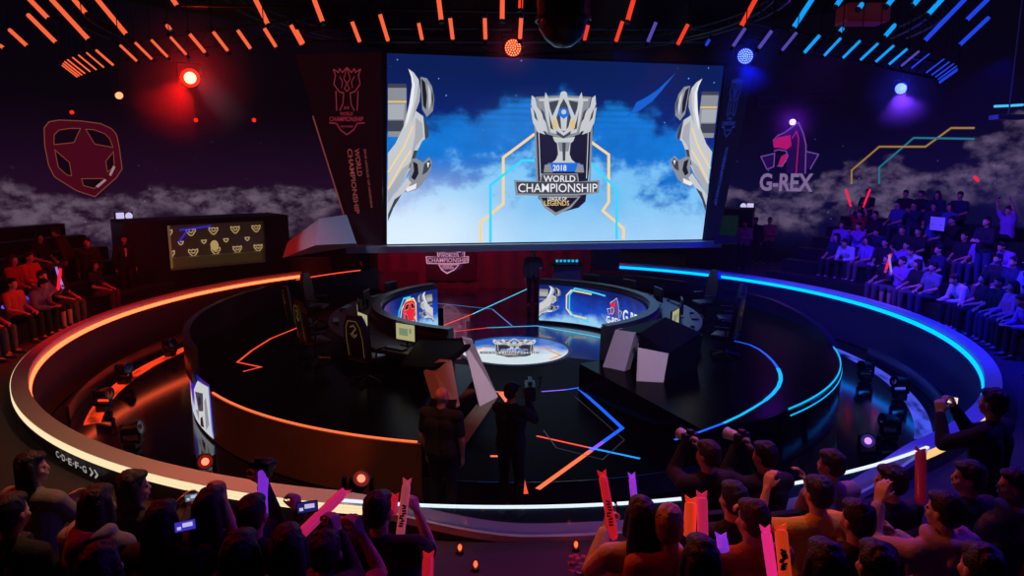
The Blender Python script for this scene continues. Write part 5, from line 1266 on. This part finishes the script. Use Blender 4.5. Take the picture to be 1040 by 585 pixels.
N_(846, 471, 1, 'person with tousled hair in a pale shirt close to the glass barrier', dict(hair='short', sleeve='long', yaw=.5), (150, 130, 150), HBR)
t, i, l = N_(1012, 408, 1, 'person in dark clothes filming over the right end of the barrier', dict(stand=True, hair='short', sleeve='long', hl=(-.12, .34, 1.46), hr=(.08, .34, 1.48), curl=.9), (14, 14, 26), look=(-2, 0, 1))
phone('phone glowing white over the right end of the barrier', mid(t, i, 1), CAM, glow('phone_white', (240, 215, 180), 1.2))
# two men standing in the pit
def pit_person(u, v, label, pose, **k):
    p = at_z(u, v, 1.635); f = k.pop('face'); t, i = make_person(label, dict(pose, stand=True, vox=.0085), (p.x, p.y, 0), f, **k); return t, i
t, i = pit_person(448, 402, 'bald man in a black t-shirt standing in the pit with his back to the camera', dict(hair='bald', bulk=1.12, yaw=-.3), face=R_(70), topc=(20, 18, 22), botc=(18, 18, 24), skin=mat('skin_warm', (205, 135, 105), .5))
t, i = pit_person(519, 397, 'camera operator in black with a cap standing before the stage', dict(hair='short', cap=True, sleeve='long', hr=(.10, .26, 1.46), hl=(-.02, .36, 1.3), yaw=-.2), face=R_(62), topc=(12, 12, 15), botc=(12, 12, 16), capc=(16, 15, 20))
q = world(t, (.18, .16, 1.62)); tt = thing('broadcast_camera', 'black broadcast camera on the shoulder of the operator in a cap', 'camera', tuple(q))
m = MB(); m.box(q, (.13, .34, .18), bev=.02); m.box(q + Vector((0, .02, .12)), (.05, .25, .04), bev=.01); m.build('camera_body', BLK2, tt)
m = MB(); m.lathe([(0, 0), (.06, 0), (.065, .12), (.075, .16), (.0, .16)], n=20, M=Matrix.Translation(q + Vector((0, .17, 0))) @ Matrix.Rotation(-PI / 2, 4, 'X')); m.build('lens_barrel', DARKL, tt, True)
m = MB(); m.tube([q + Vector((.1, -.1, .05)), q + Vector((.14, .05, .16)), q + Vector((.1, .16, .1))], .008, 6); m.build('cable', BLK, tt)
# performers at the back
def back_person(u, y, label, z, **k):
    p = at_y(u, 280, y); return make_person(label, dict(stand=True, vox=.012, sleeve='long', hl=(-.2, .25, 1.15), **k.pop('pose', {})), (p.x, p.y, z), k.pop('face', R_(-80)), **k)
back_person(541, 5.0, 'person in a patterned black costume standing right of the stage entrance', .3, topc=(80, 76, 86), botc=(20, 20, 26))
back_person(371, 5.2, 'person with an orange lit arm standing left of the stage entrance', .8, topc=(24, 18, 22), skin=mat('skin_warm', (205, 135, 105), .5), face=R_(-30))
# cheering sticks
K_P = mat('stick_pink', (235, 90, 130), .3, 0, (210, 40, 90), .55); K_V = mat('stick_violet', (190, 110, 240), .3, 0, (130, 50, 220), .7); K_R = mat('stick_red', (230, 60, 60), .3, 0, (190, 26, 40), .55); K_O = mat('stick_orange', (240, 100, 60), .3, 0, (210, 60, 24), .6); K_W = mat('stick_white_red', (235, 150, 150), .3, 0, (170, 70, 80), .55); K_D = mat('stick_dark_red', (150, 20, 44), .3, 0, (70, 6, 22), .7)
MK = mat('stick_marks', (50, 14, 24), .6)
D_ = lambda u, v, d: at_d(u, v, d)
stick('tall upright cheering stick glowing violet on top, left block', D_(268, 556, 4.2), D_(267, 476, 4.35), K_V, .032)
stick('pink cheering stick slanting right in front of the gold barrier light', D_(302, 546, 4.1), D_(349, 500, 4.5), K_P, .035)
stick('pale red cheering stick with dark printing held beside the black t-shirt', D_(406, 547, 4.2), D_(413, 491, 4.35), K_W, .028, marks=MK)
stick('short red cheering stick behind the black t-shirt', D_(399, 523, 4.5), D_(401, 505, 4.6), K_R, .025)
stick('magenta cheering stick with dark printing leaning left above the white fur collar', D_(624, 548, 4.1), D_(612, 483, 4.3), K_R, .028, marks=MK)
stick('pale violet cheering stick standing against the glass barrier', D_(645, 516, 4.6), D_(642, 485, 4.7), K_V, .024)
stick('orange cheering stick of the pair held in front of the black haired photographer', D_(700, 546, 3.9), D_(702, 510, 3.95), K_O, .035)
stick('pink cheering stick of the pair held in front of the left photographer', D_(714, 548, 3.85), D_(713, 505, 3.9), K_P, .03)
stick('bright pink cheering stick at the bottom, left of the orange printed one', D_(785, 588, 3.5), D_(778, 540, 3.6), glow('stick_hotpink', (240, 40, 130), .8), .027)
stick('orange cheering stick with dark printing at the bottom', D_(798, 590, 3.45), D_(793, 538, 3.55), K_O, .033, marks=MK)
stick('dark red cheering stick held upright in front of the right barrier end', D_(935, 512, 4.5), D_(935, 459, 4.7), K_D, .034)
stick('bright magenta cheering stick at the bottom left edge', D_(248, 588, 3.3), D_(238, 562, 3.4), glow('stick_magenta', (225, 30, 80), .8), .04)
stick('red flat cheering stick with a dark hole at the bottom beside the black t-shirt', D_(434, 592, 3.6), D_(435, 566, 3.7), K_R, .03)
stick('lilac cheering stick held low at the bottom centre', D_(735, 560, 3.6), D_(733, 547, 3.65), K_V, .03)
# small red floor lamps in the front aisle
for k, (u, v, s) in enumerate(((433, 555, 1), (467, 556, 1), (483, 573, .8), (585, 553, .7))):
    p = at_z(u, v, .93); t = thing('floor_lamp', f'tiny red lamp glowing at the foot of the front barrier, {ordn(k)} from the left', 'lamp', (p.x, p.y, .87), 'tiny red floor lamps')
    m = MB(); m.lathe([(0, 0), (.035, 0), (.03, .03), (.0, .03)], c=(p.x, p.y, .87), n=14); m.build('lamp_base', METAL, t); m = MB(); m.ell((p.x, p.y, .93), (.018, .018, .03), n=10, h=8); m.build('bulb', glow('bulb_red', (255, 70, 30), 4.), t)
# bouquet and water bottle in the aisle
p = at_z(590, 580, .98); t = thing('bouquet', 'small bunch of pink flowers standing in the front aisle', 'flowers', (p.x, p.y, .87)); rnd = random.Random(5)
m = MB(); m.lathe([(0, 0), (.03, 0), (.06, .12), (.0, .1)], c=(p.x, p.y, .87), n=14); m.build('wrapping', mat('wrap', (190, 150, 180), .5), t)
m = MB()
for k in range(26):
    q = Vector((p.x + rnd.uniform(-.09, .09), p.y + rnd.uniform(-.06, .06), 1.0 + rnd.uniform(0, .12)))
    for j in range(5): a_ = j * 1.257; m.ell(q + Vector((.014 * math.cos(a_), .014 * math.sin(a_), 0)), (.012, .012, .008), n=6, h=5)
m.build('petals', mat('petal', (220, 90, 110), .6), t)
# ------------------------------------------------------------------ stands: prototypes shared by copies
protos = {}
def proto(key):
    if key not in protos:
        base = {'sit': dict(), 'clap': dict(hl=(-.05, .34, .98), hr=(.05, .34, .98), curl=.3, sleeve='long'), 'lean': dict(lean=.5, hl=(-.1, .5, .62), hr=(.12, .5, .62), sleeve='long'), 'long': dict(hair='long', sleeve='long'), 'raise': dict(hl=(-.2, .2, 1.45), hr=(.2, .2, 1.45), curl=1.0), 'sign': dict(hl=(-.2, .4, 1.02), hr=(.2, .4, 1.02), curl=1., sleeve='long'),
                'cap': dict(cap=True, sleeve='long'), 'shorts': dict(legs='short', hl=(-.1, .35, .9), hr=(.15, .35, .9), curl=1.), 'stand': dict(stand=True, sleeve='long', hl=(-.1, .3, 1.15), hr=(.1, .3, 1.15)), 'standlean': dict(stand=True, lean=.35, sleeve='long'), 'suit': dict(stand=True, sleeve='long'), 'bob': dict(hair='bob')}[key]
        protos[key] = person_meshes(dict(base, vox=.0125))
    return protos[key]
CN = {'white': (205, 205, 215), 'grey': (120, 120, 132), 'violet': (150, 100, 200), 'blue': (60, 80, 150), 'red': (150, 30, 40), 'black': (24, 24, 32), 'pale blue': (130, 150, 200), 'navy': (30, 34, 74), 'pink': (200, 120, 150), 'orange': (190, 90, 50)}
def assign(u, v, stand, side):
    best = None
    for k in range(6):
        p = at_z(u, v, ROWZ[k] + (1.62 if stand else 1.19)); e = abs(math.hypot(p.x, p.y) - ROWR[k])
        if best is None or e < best[0]: best = (e, k, p)
    return best
RS = [(843, 241, 'lean', 'white', 0), (855, 264, 'shorts', 'violet', 0), (869, 229, 'clap', 'violet', 0), (878, 226, 'long', 'violet', 0), (891, 231, 'lean', 'navy', 0), (905, 240, 'bob', 'violet', 0), (880, 251, 'lean', 'white', 0), (924, 248, 'clap', 'violet', 0), (945, 251, 'sit', 'navy', 0), (912, 266, 'sit', 'grey', 0),
      (902, 216, 'sit', 'black', 0), (921, 214, 'raise', 'red', 0), (943, 207, 'clap', 'navy', 0), (964, 205, 'sit', 'blue', 0), (939, 222, 'bob', 'blue', 0), (988, 222, 'sign', 'black', 0), (1008, 224, 'stand', 'black', 1), (985, 209, 'long', 'blue', 0), (1021, 213, 'raise', 'violet', 0), (1005, 207, 'bob', 'navy', 0), (1036, 216, 'long', 'grey', 0),
      (1033, 205, 'sit', 'blue', 0), (1018, 197, 'sit', 'navy', 0), (950, 196, 'sit', 'black', 0), (972, 196, 'long', 'navy', 0), (994, 194, 'sit', 'black', 0), (1030, 264, 'cap', 'pale blue', 0), (1019, 271, 'clap', 'grey', 0), (973, 278, 'lean', 'white', 0), (985, 284, 'long', 'pink', 0), (1004, 281, 'bob', 'black', 0), (1033, 312, 'shorts', 'grey', 0), (1000, 297, 'lean', 'violet', 0),
      (960, 262, 'sit', 'black', 0), (958, 232, 'sit', 'black', 0), (930, 232, 'sit', 'black', 0), (1035, 240, 'sit', 'violet', 0), (975, 245, 'lean', 'violet', 0), (1022, 238, 'sit', 'black', 0), (900, 262, 'sit', 'black', 0), (865, 247, 'sit', 'black', 0), (1028, 190, 'sit', 'black', 0), (935, 262, 'bob', 'black', 0), (990, 262, 'sit', 'navy', 0), (1012, 252, 'bob', 'blue', 0), (955, 281, 'sit', 'black', 0), (852, 240, 'bob', 'navy', 0), (1038, 285, 'sit', 'black', 0), (1022, 330, 'lean', 'grey', 0)]
LS = [(3, 262, 'sit', 'orange', 0), (15, 287, 'sit', 'orange', 0), (26, 297, 'bob', 'red', 0), (50, 283, 'lean', 'grey', 0), (60, 281, 'shorts', 'grey', 0), (20, 263, 'long', 'red', 0), (8, 300, 'sit', 'black', 0), (4, 318, 'lean', 'pink', 0), (38, 276, 'bob', 'black', 0), (30, 250, 'sit', 'black', 0), (10, 240, 'bob', 'black', 0), (6, 345, 'sit', 'black', 0), (28, 322, 'sit', 'black', 0), (78, 268, 'bob', 'black', 0)]
for side, L_ in (('right', RS), ('left', LS)):
    per = {}
    for q in L_: e, k, p = assign(q[0], q[1], q[4], side); per.setdefault(k, []).append((math.atan2(p.y, p.x) % (2 * PI) if side == 'left' else math.atan2(p.y, p.x), q))
    for k, lst in per.items():
        lst.sort(key=lambda w: -w[0])
        last = None
        for n_, (a_, q) in enumerate(lst):
            if last is not None and last - a_ < .50 / ROWR[k]: a_ = last - .50 / ROWR[k]
            last = a_
            pose = {'sit': 'seated', 'clap': 'clapping', 'lean': 'bending forward', 'long': 'long haired', 'raise': 'arms-up cheering', 'sign': 'sign holding', 'cap': 'white capped', 'shorts': 'bare legged', 'stand': 'standing', 'bob': 'seated'}[q[2]]
            rr = ROWR[k] - (.12 if q[4] else 0)
            if q[4]: rr -= .15
            lab = f"{pose} spectator in {q[3]} top, {ordn(n_)} from left in {('front', 'second', 'third', 'fourth', 'fifth', 'sixth')[k]} row of {side} stand"
            pos = Vector((rr * math.cos(a_), rr * math.sin(a_), ROWZ[k] + (0 if not q[4] else .0) - (0.02 if not q[4] else 0)))
            if not q[4]: pos.x += .1 * math.cos(a_); pos.y += .1 * math.sin(a_)
            t, info = make_person(lab, None, pos, a_ + PI + random.uniform(-.25, .25), CN[q[3]], (40, 50, 90) if q[4] else random.choice([(26, 26, 34), (44, 50, 80), (90, 80, 80)]), random.choice([HB, HB, HBR]), None, f'spectators in the {side} stand', meshes=proto(q[2]))
            if q[2] == 'raise' and q[3] == 'red':
                for s in (0, 1):
                    w = mid(t, info, s); stick(f"red glowing stick raised in the {'left' if s == 0 else 'right'} hand of the spectator in red", w - Vector((0, 0, .1)), w + Vector((.12 * (1 if s == 0 else -1) * -1 if False else (.16 if s == 0 else -.2), 0, .42)), glow('wand_red', (235, 26, 50), 1.2), .03)
            if q[2] == 'sign':
                w = (mid(t, info, 0) + mid(t, info, 1)) / 2; m = MB(); d = Vector((-math.cos(a_), -math.sin(a_), 0)); rt = Matrix.Rotation(t.rotation_euler[2], 3, 'Z')
                m.box(w + d * .04 + Vector((0, 0, .03)), (.52, .012, .36), rot=rt, bev=.003); tag(m.build('hand_sign', mat('sign_white', (190, 185, 235), .6, 0, (70, 60, 150), .6)), 'plain pale sign held up in the middle of the right stand', 'sign')
            if q[2] == 'shorts':
                w = mid(t, info, 1); stick(f"red glowing stick held by the bare legged spectator in {q[3]} top of the {side} stand", w - Vector((0, 0, .05)), w + Vector((.1, 0, .4)), glow('wand_red', (235, 26, 50), 1.2), .03)
                w = mid(t, info, 0); stick(f"pale glowing stick held by the bare legged spectator in {q[3]} top of the {side} stand", w - Vector((0, 0, .05)), w + Vector((-.1, 0, .4)), glow('wand_pale', (150, 130, 235), .9), .025)
stick('violet blue glowing stick at the left edge, left of two', at_d(2, 313, 14), at_d(16, 301, 14), glow('wand_violet', (110, 80, 255), 1.), .035); stick('violet blue glowing stick at the left edge, right of two', at_d(20, 311, 14), at_d(27, 303, 14), glow('wand_violet', (110, 80, 255), 1.), .035)
stick('red glowing stick at the top of the right stand', at_d(994, 184, 17), at_d(990, 180, 17), glow('wand_red', (235, 26, 50), 1.2), .035)
def stander(u, v, z, key, label, face, **k):
    p = at_z(u, v, z + 1.62); t, _ = make_person(label, None, (p.x, p.y, z), face, meshes=proto(key), **k); return t
t = stander(125, 243, .87, 'suit', 'person in a black suit and white shirt standing beside the left booth', R_(-50), topc=(16, 14, 18), topname='jacket')
m = MB(); q = [(-.035, .155, 1.40), (.035, .155, 1.40), (.012, .165, 1.18), (-.012, .165, 1.18)]; m.prism([world(t, v) for v in q], (.01, -.01, 0)); o = m.build('shirt_front', mat('shirt_white', (225, 220, 235), .6), t); o.matrix_parent_inverse = Matrix.Rotation(-t.rotation_euler[2], 4, 'Z')
stander(68, 233, 1.17, 'standlean', 'person with red lit hair leaning over the left stand', R_(200), topc=(70, 24, 30), hairm=HBR); stander(88, 246, .87, 'suit', 'dark person standing between the left stand and the suited person', R_(-60), topc=(34, 14, 18))
for (u, v, c, lb) in ((757, 227, (170, 110, 160), 'pink lit person standing right of the small booth'), (768, 224, (30, 20, 40), 'dark person standing behind the pink lit person'), (782, 224, (190, 120, 110), 'person with warm lit face standing furthest right of the booth')):
    stander(u, v, .87, 'stand' if u != 768 else 'suit', lb, R_(-120), topc=c)
# ------------------------------------------------------------------ light
sc.world = bpy.data.worlds.new('world'); sc.world.use_nodes = True; sc.world.node_tree.nodes['Background'].inputs[0].default_value = lin((14, 8, 26)) + (1,); sc.world.node_tree.nodes['Background'].inputs[1].default_value = .04
RED = (255, 22, 12); ORG = (255, 110, 50); BLU = (8, 24, 255); VIO = (130, 30, 255); WRM = (255, 190, 130); MAG = (255, 30, 90)
spotl(at_d(193, 83, 12.2), (-11, 0, 1), RED, 520, 80)            # left stand
spotl((-5.5, -9.5, 6.3), (-2.5, -11.2, 1), RED, 260, 75)         # front audience, left
spotl((-1.5, -8.3, 5.6), (-3.0, -12.5, 1), MAG, 50, 90)
spotl((1.6, -7.5, 5.6), (1.6, -11.5, 1), (255, 80, 30), 220, 62)            # front audience, centre right
spotl((-.4, -9.3, 5.0), (1.3, -11.2, 2), (255, 120, 50), 130, 50)
spotl((3.5, -6.8, 5.6), (2.8, -11.5, 1), VIO, 300, 90)
spotl((7.5, -8.5, 6), (4.5, -9.5, 1), (60, 40, 255), 480, 90)
spotl(at_d(915, 94, 13.6), (11, 3, 1.5), (110, 50, 255), 1150, 80) # right stand
spotl(at_d(757, 62, 13.6), (8, 2, 0), BLU, 900, 80)
spotl((9.0, -2, 6.3), (7.4, 0, 0), BLU, 1800, 100)                 # right pit
spotl((4.5, -2.5, 6.8), (6.2, -3.5, .3), (50, 50, 255), 1000, 70)
spotl((-2, -9, 6.5), (-4, -8.5, 1), WRM, 380, 80)                  # barrier rail
spotl((2.5, -9.4, 6.5), (1.5, -9, 1), (255, 190, 230), 120, 60)
spotl((0, -8, 6.5), (-3.0, -5.6, .3), ORG, 420, 55)               # brown drum wall
spotl((-8.5, 2, 6.3), (-7.6, 1, 0), RED, 300, 90)
spotl((1.1, -8.5, 6.4), (1.0, -3.3, .8), (225, 205, 225), 1300, 36)          # desk ends
spotl((-2.2, 4.5, 3.5), (-1.2, 8.2, 1.3), MAG, 420, 100); spotl((2.0, 4.8, 3.5), (1.6, 8.2, 1.2), (40, 50, 255), 900, 90); spotl((.2, 4.6, 3.2), (-.3, 8.2, 1.6), (190, 110, 255), 130, 50)
spotl((-4.6, 6, 5.5), (-4.5, 6, 0), RED, 160, 100)
for (u, v, c, w_, fr) in ((42, 183, (255, 10, 50), 250, (-9, -2, 6.3)), (30, 195, (255, 10, 50), 250, (-9.4, -2, 6.3)), (786, 213, (150, 40, 255), 260, (8.2, 0, 6.3)), (776, 222, (150, 40, 255), 200, (8.0, 0, 6.3)), (812, 186, (130, 40, 255), 200, (8.6, 0, 6.3))):
    spotl(fr, at_r(u, v, WR - .1), c, w_, 3.2, .3, .02)
p = at_z(360, 496, 1.12); spotl((p.x, p.y + .3, 1.15), (-3.2, -5.0, .4), ORG, 60, 50, .8)
HAZE = 0.0009
spotl((-5.5, -4, 6.8), at_d(335, 238, 17.2), (190, 215, 255), 500, 14); spotl((3, -3, 7), SP(560, 249), (190, 215, 255), 200, 60)  # added spots to brighten the grey wing and the screen ledge
spotl((2, -1, 6.6), (8.8, .5, .7), (10, 26, 255), 1900, 75); spotl((-2, -1, 6.6), (-8.8, .5, .6), RED, 160, 70); spotl((4, -9.2, 6.4), (5, -4.8, .4), (50, 50, 255), 700, 60)
if HAZE:
    m = MB(); m.lathe([(0, .0), (16.5, .0), (16.5, 9.5), (0, 9.5)], n=48)
    hm = bpy.data.materials.new('haze'); hm.use_nodes = True; nt = hm.node_tree; nt.nodes.remove(nt.nodes['Principled BSDF'])
    vs_ = nt.nodes.new('ShaderNodeVolumeScatter'); vs_.inputs['Density'].default_value = HAZE; vs_.inputs['Anisotropy'].default_value = .35
    nt.links.new(vs_.outputs[0], nt.nodes['Material Output'].inputs['Volume'])
    tag(m.build('stage_haze', hm), 'thin theatrical haze filling the arena air', 'haze', kind='stuff')

def puff(u, v, d, rgb, W_, r, dens, lab):
    """added ball of denser haze for a lamp halo, with its own point light"""
    c = at_d(u, v, d) ; l = bpy.data.lights.new('added_halo_light', 'POINT'); l.energy = W_; l.color = lin(rgb); l.shadow_soft_size = .05
    o = bpy.data.objects.new('added_halo_light', l); COL.objects.link(o); o.location = c + (CAM - c).normalized() * .12  # point light added to light the halo haze
    m = MB(); m.ell(c, (r, r, r), n=24, h=14)
    hm = bpy.data.materials.new('halo_haze'); hm.use_nodes = True; g = NG(hm); g.nt.nodes.remove(g.nt.nodes['Principled BSDF'])
    tc = g.n('ShaderNodeTexCoord'); vm = g.n('ShaderNodeVectorMath', operation='DISTANCE'); g.link(tc.outputs['Object'], vm.inputs[0]); vm.inputs[1].default_value = tuple(c)
    vs_ = g.n('ShaderNodeVolumeScatter'); g.link(g.math('MULTIPLY', g.smooth(vm.outputs['Value'], r, 0.), dens), vs_.inputs['Density'])
    g.link(vs_.outputs[0], g.nt.nodes['Material Output'].inputs['Volume']); tag(m.build('halo_haze', hm, None, True), lab, 'haze', kind='stuff')
puff(193, 79, 12.5, (255, 16, 6), 90, 1.4, .11, 'added haze ball for the red halo of the bright lamp over the left stand')
puff(757, 57, 14, (20, 30, 255), 40, .9, .09, 'added haze ball for the blue halo of the lamp beside the screen corner')
puff(915, 90, 14, (30, 40, 255), 60, .9, .09, 'added haze ball for the blue halo of the lamp over the right stand')
puff(521, 48, 13, (255, 20, 8), 9, .7, .2, 'added haze ball for the red halo of the dotted lamp above the screen')
puff(805, 124, 20.5, (130, 30, 255), 60, 1.0, .09, 'added haze ball for the violet halo of the spotlight on the dinosaur emblem')
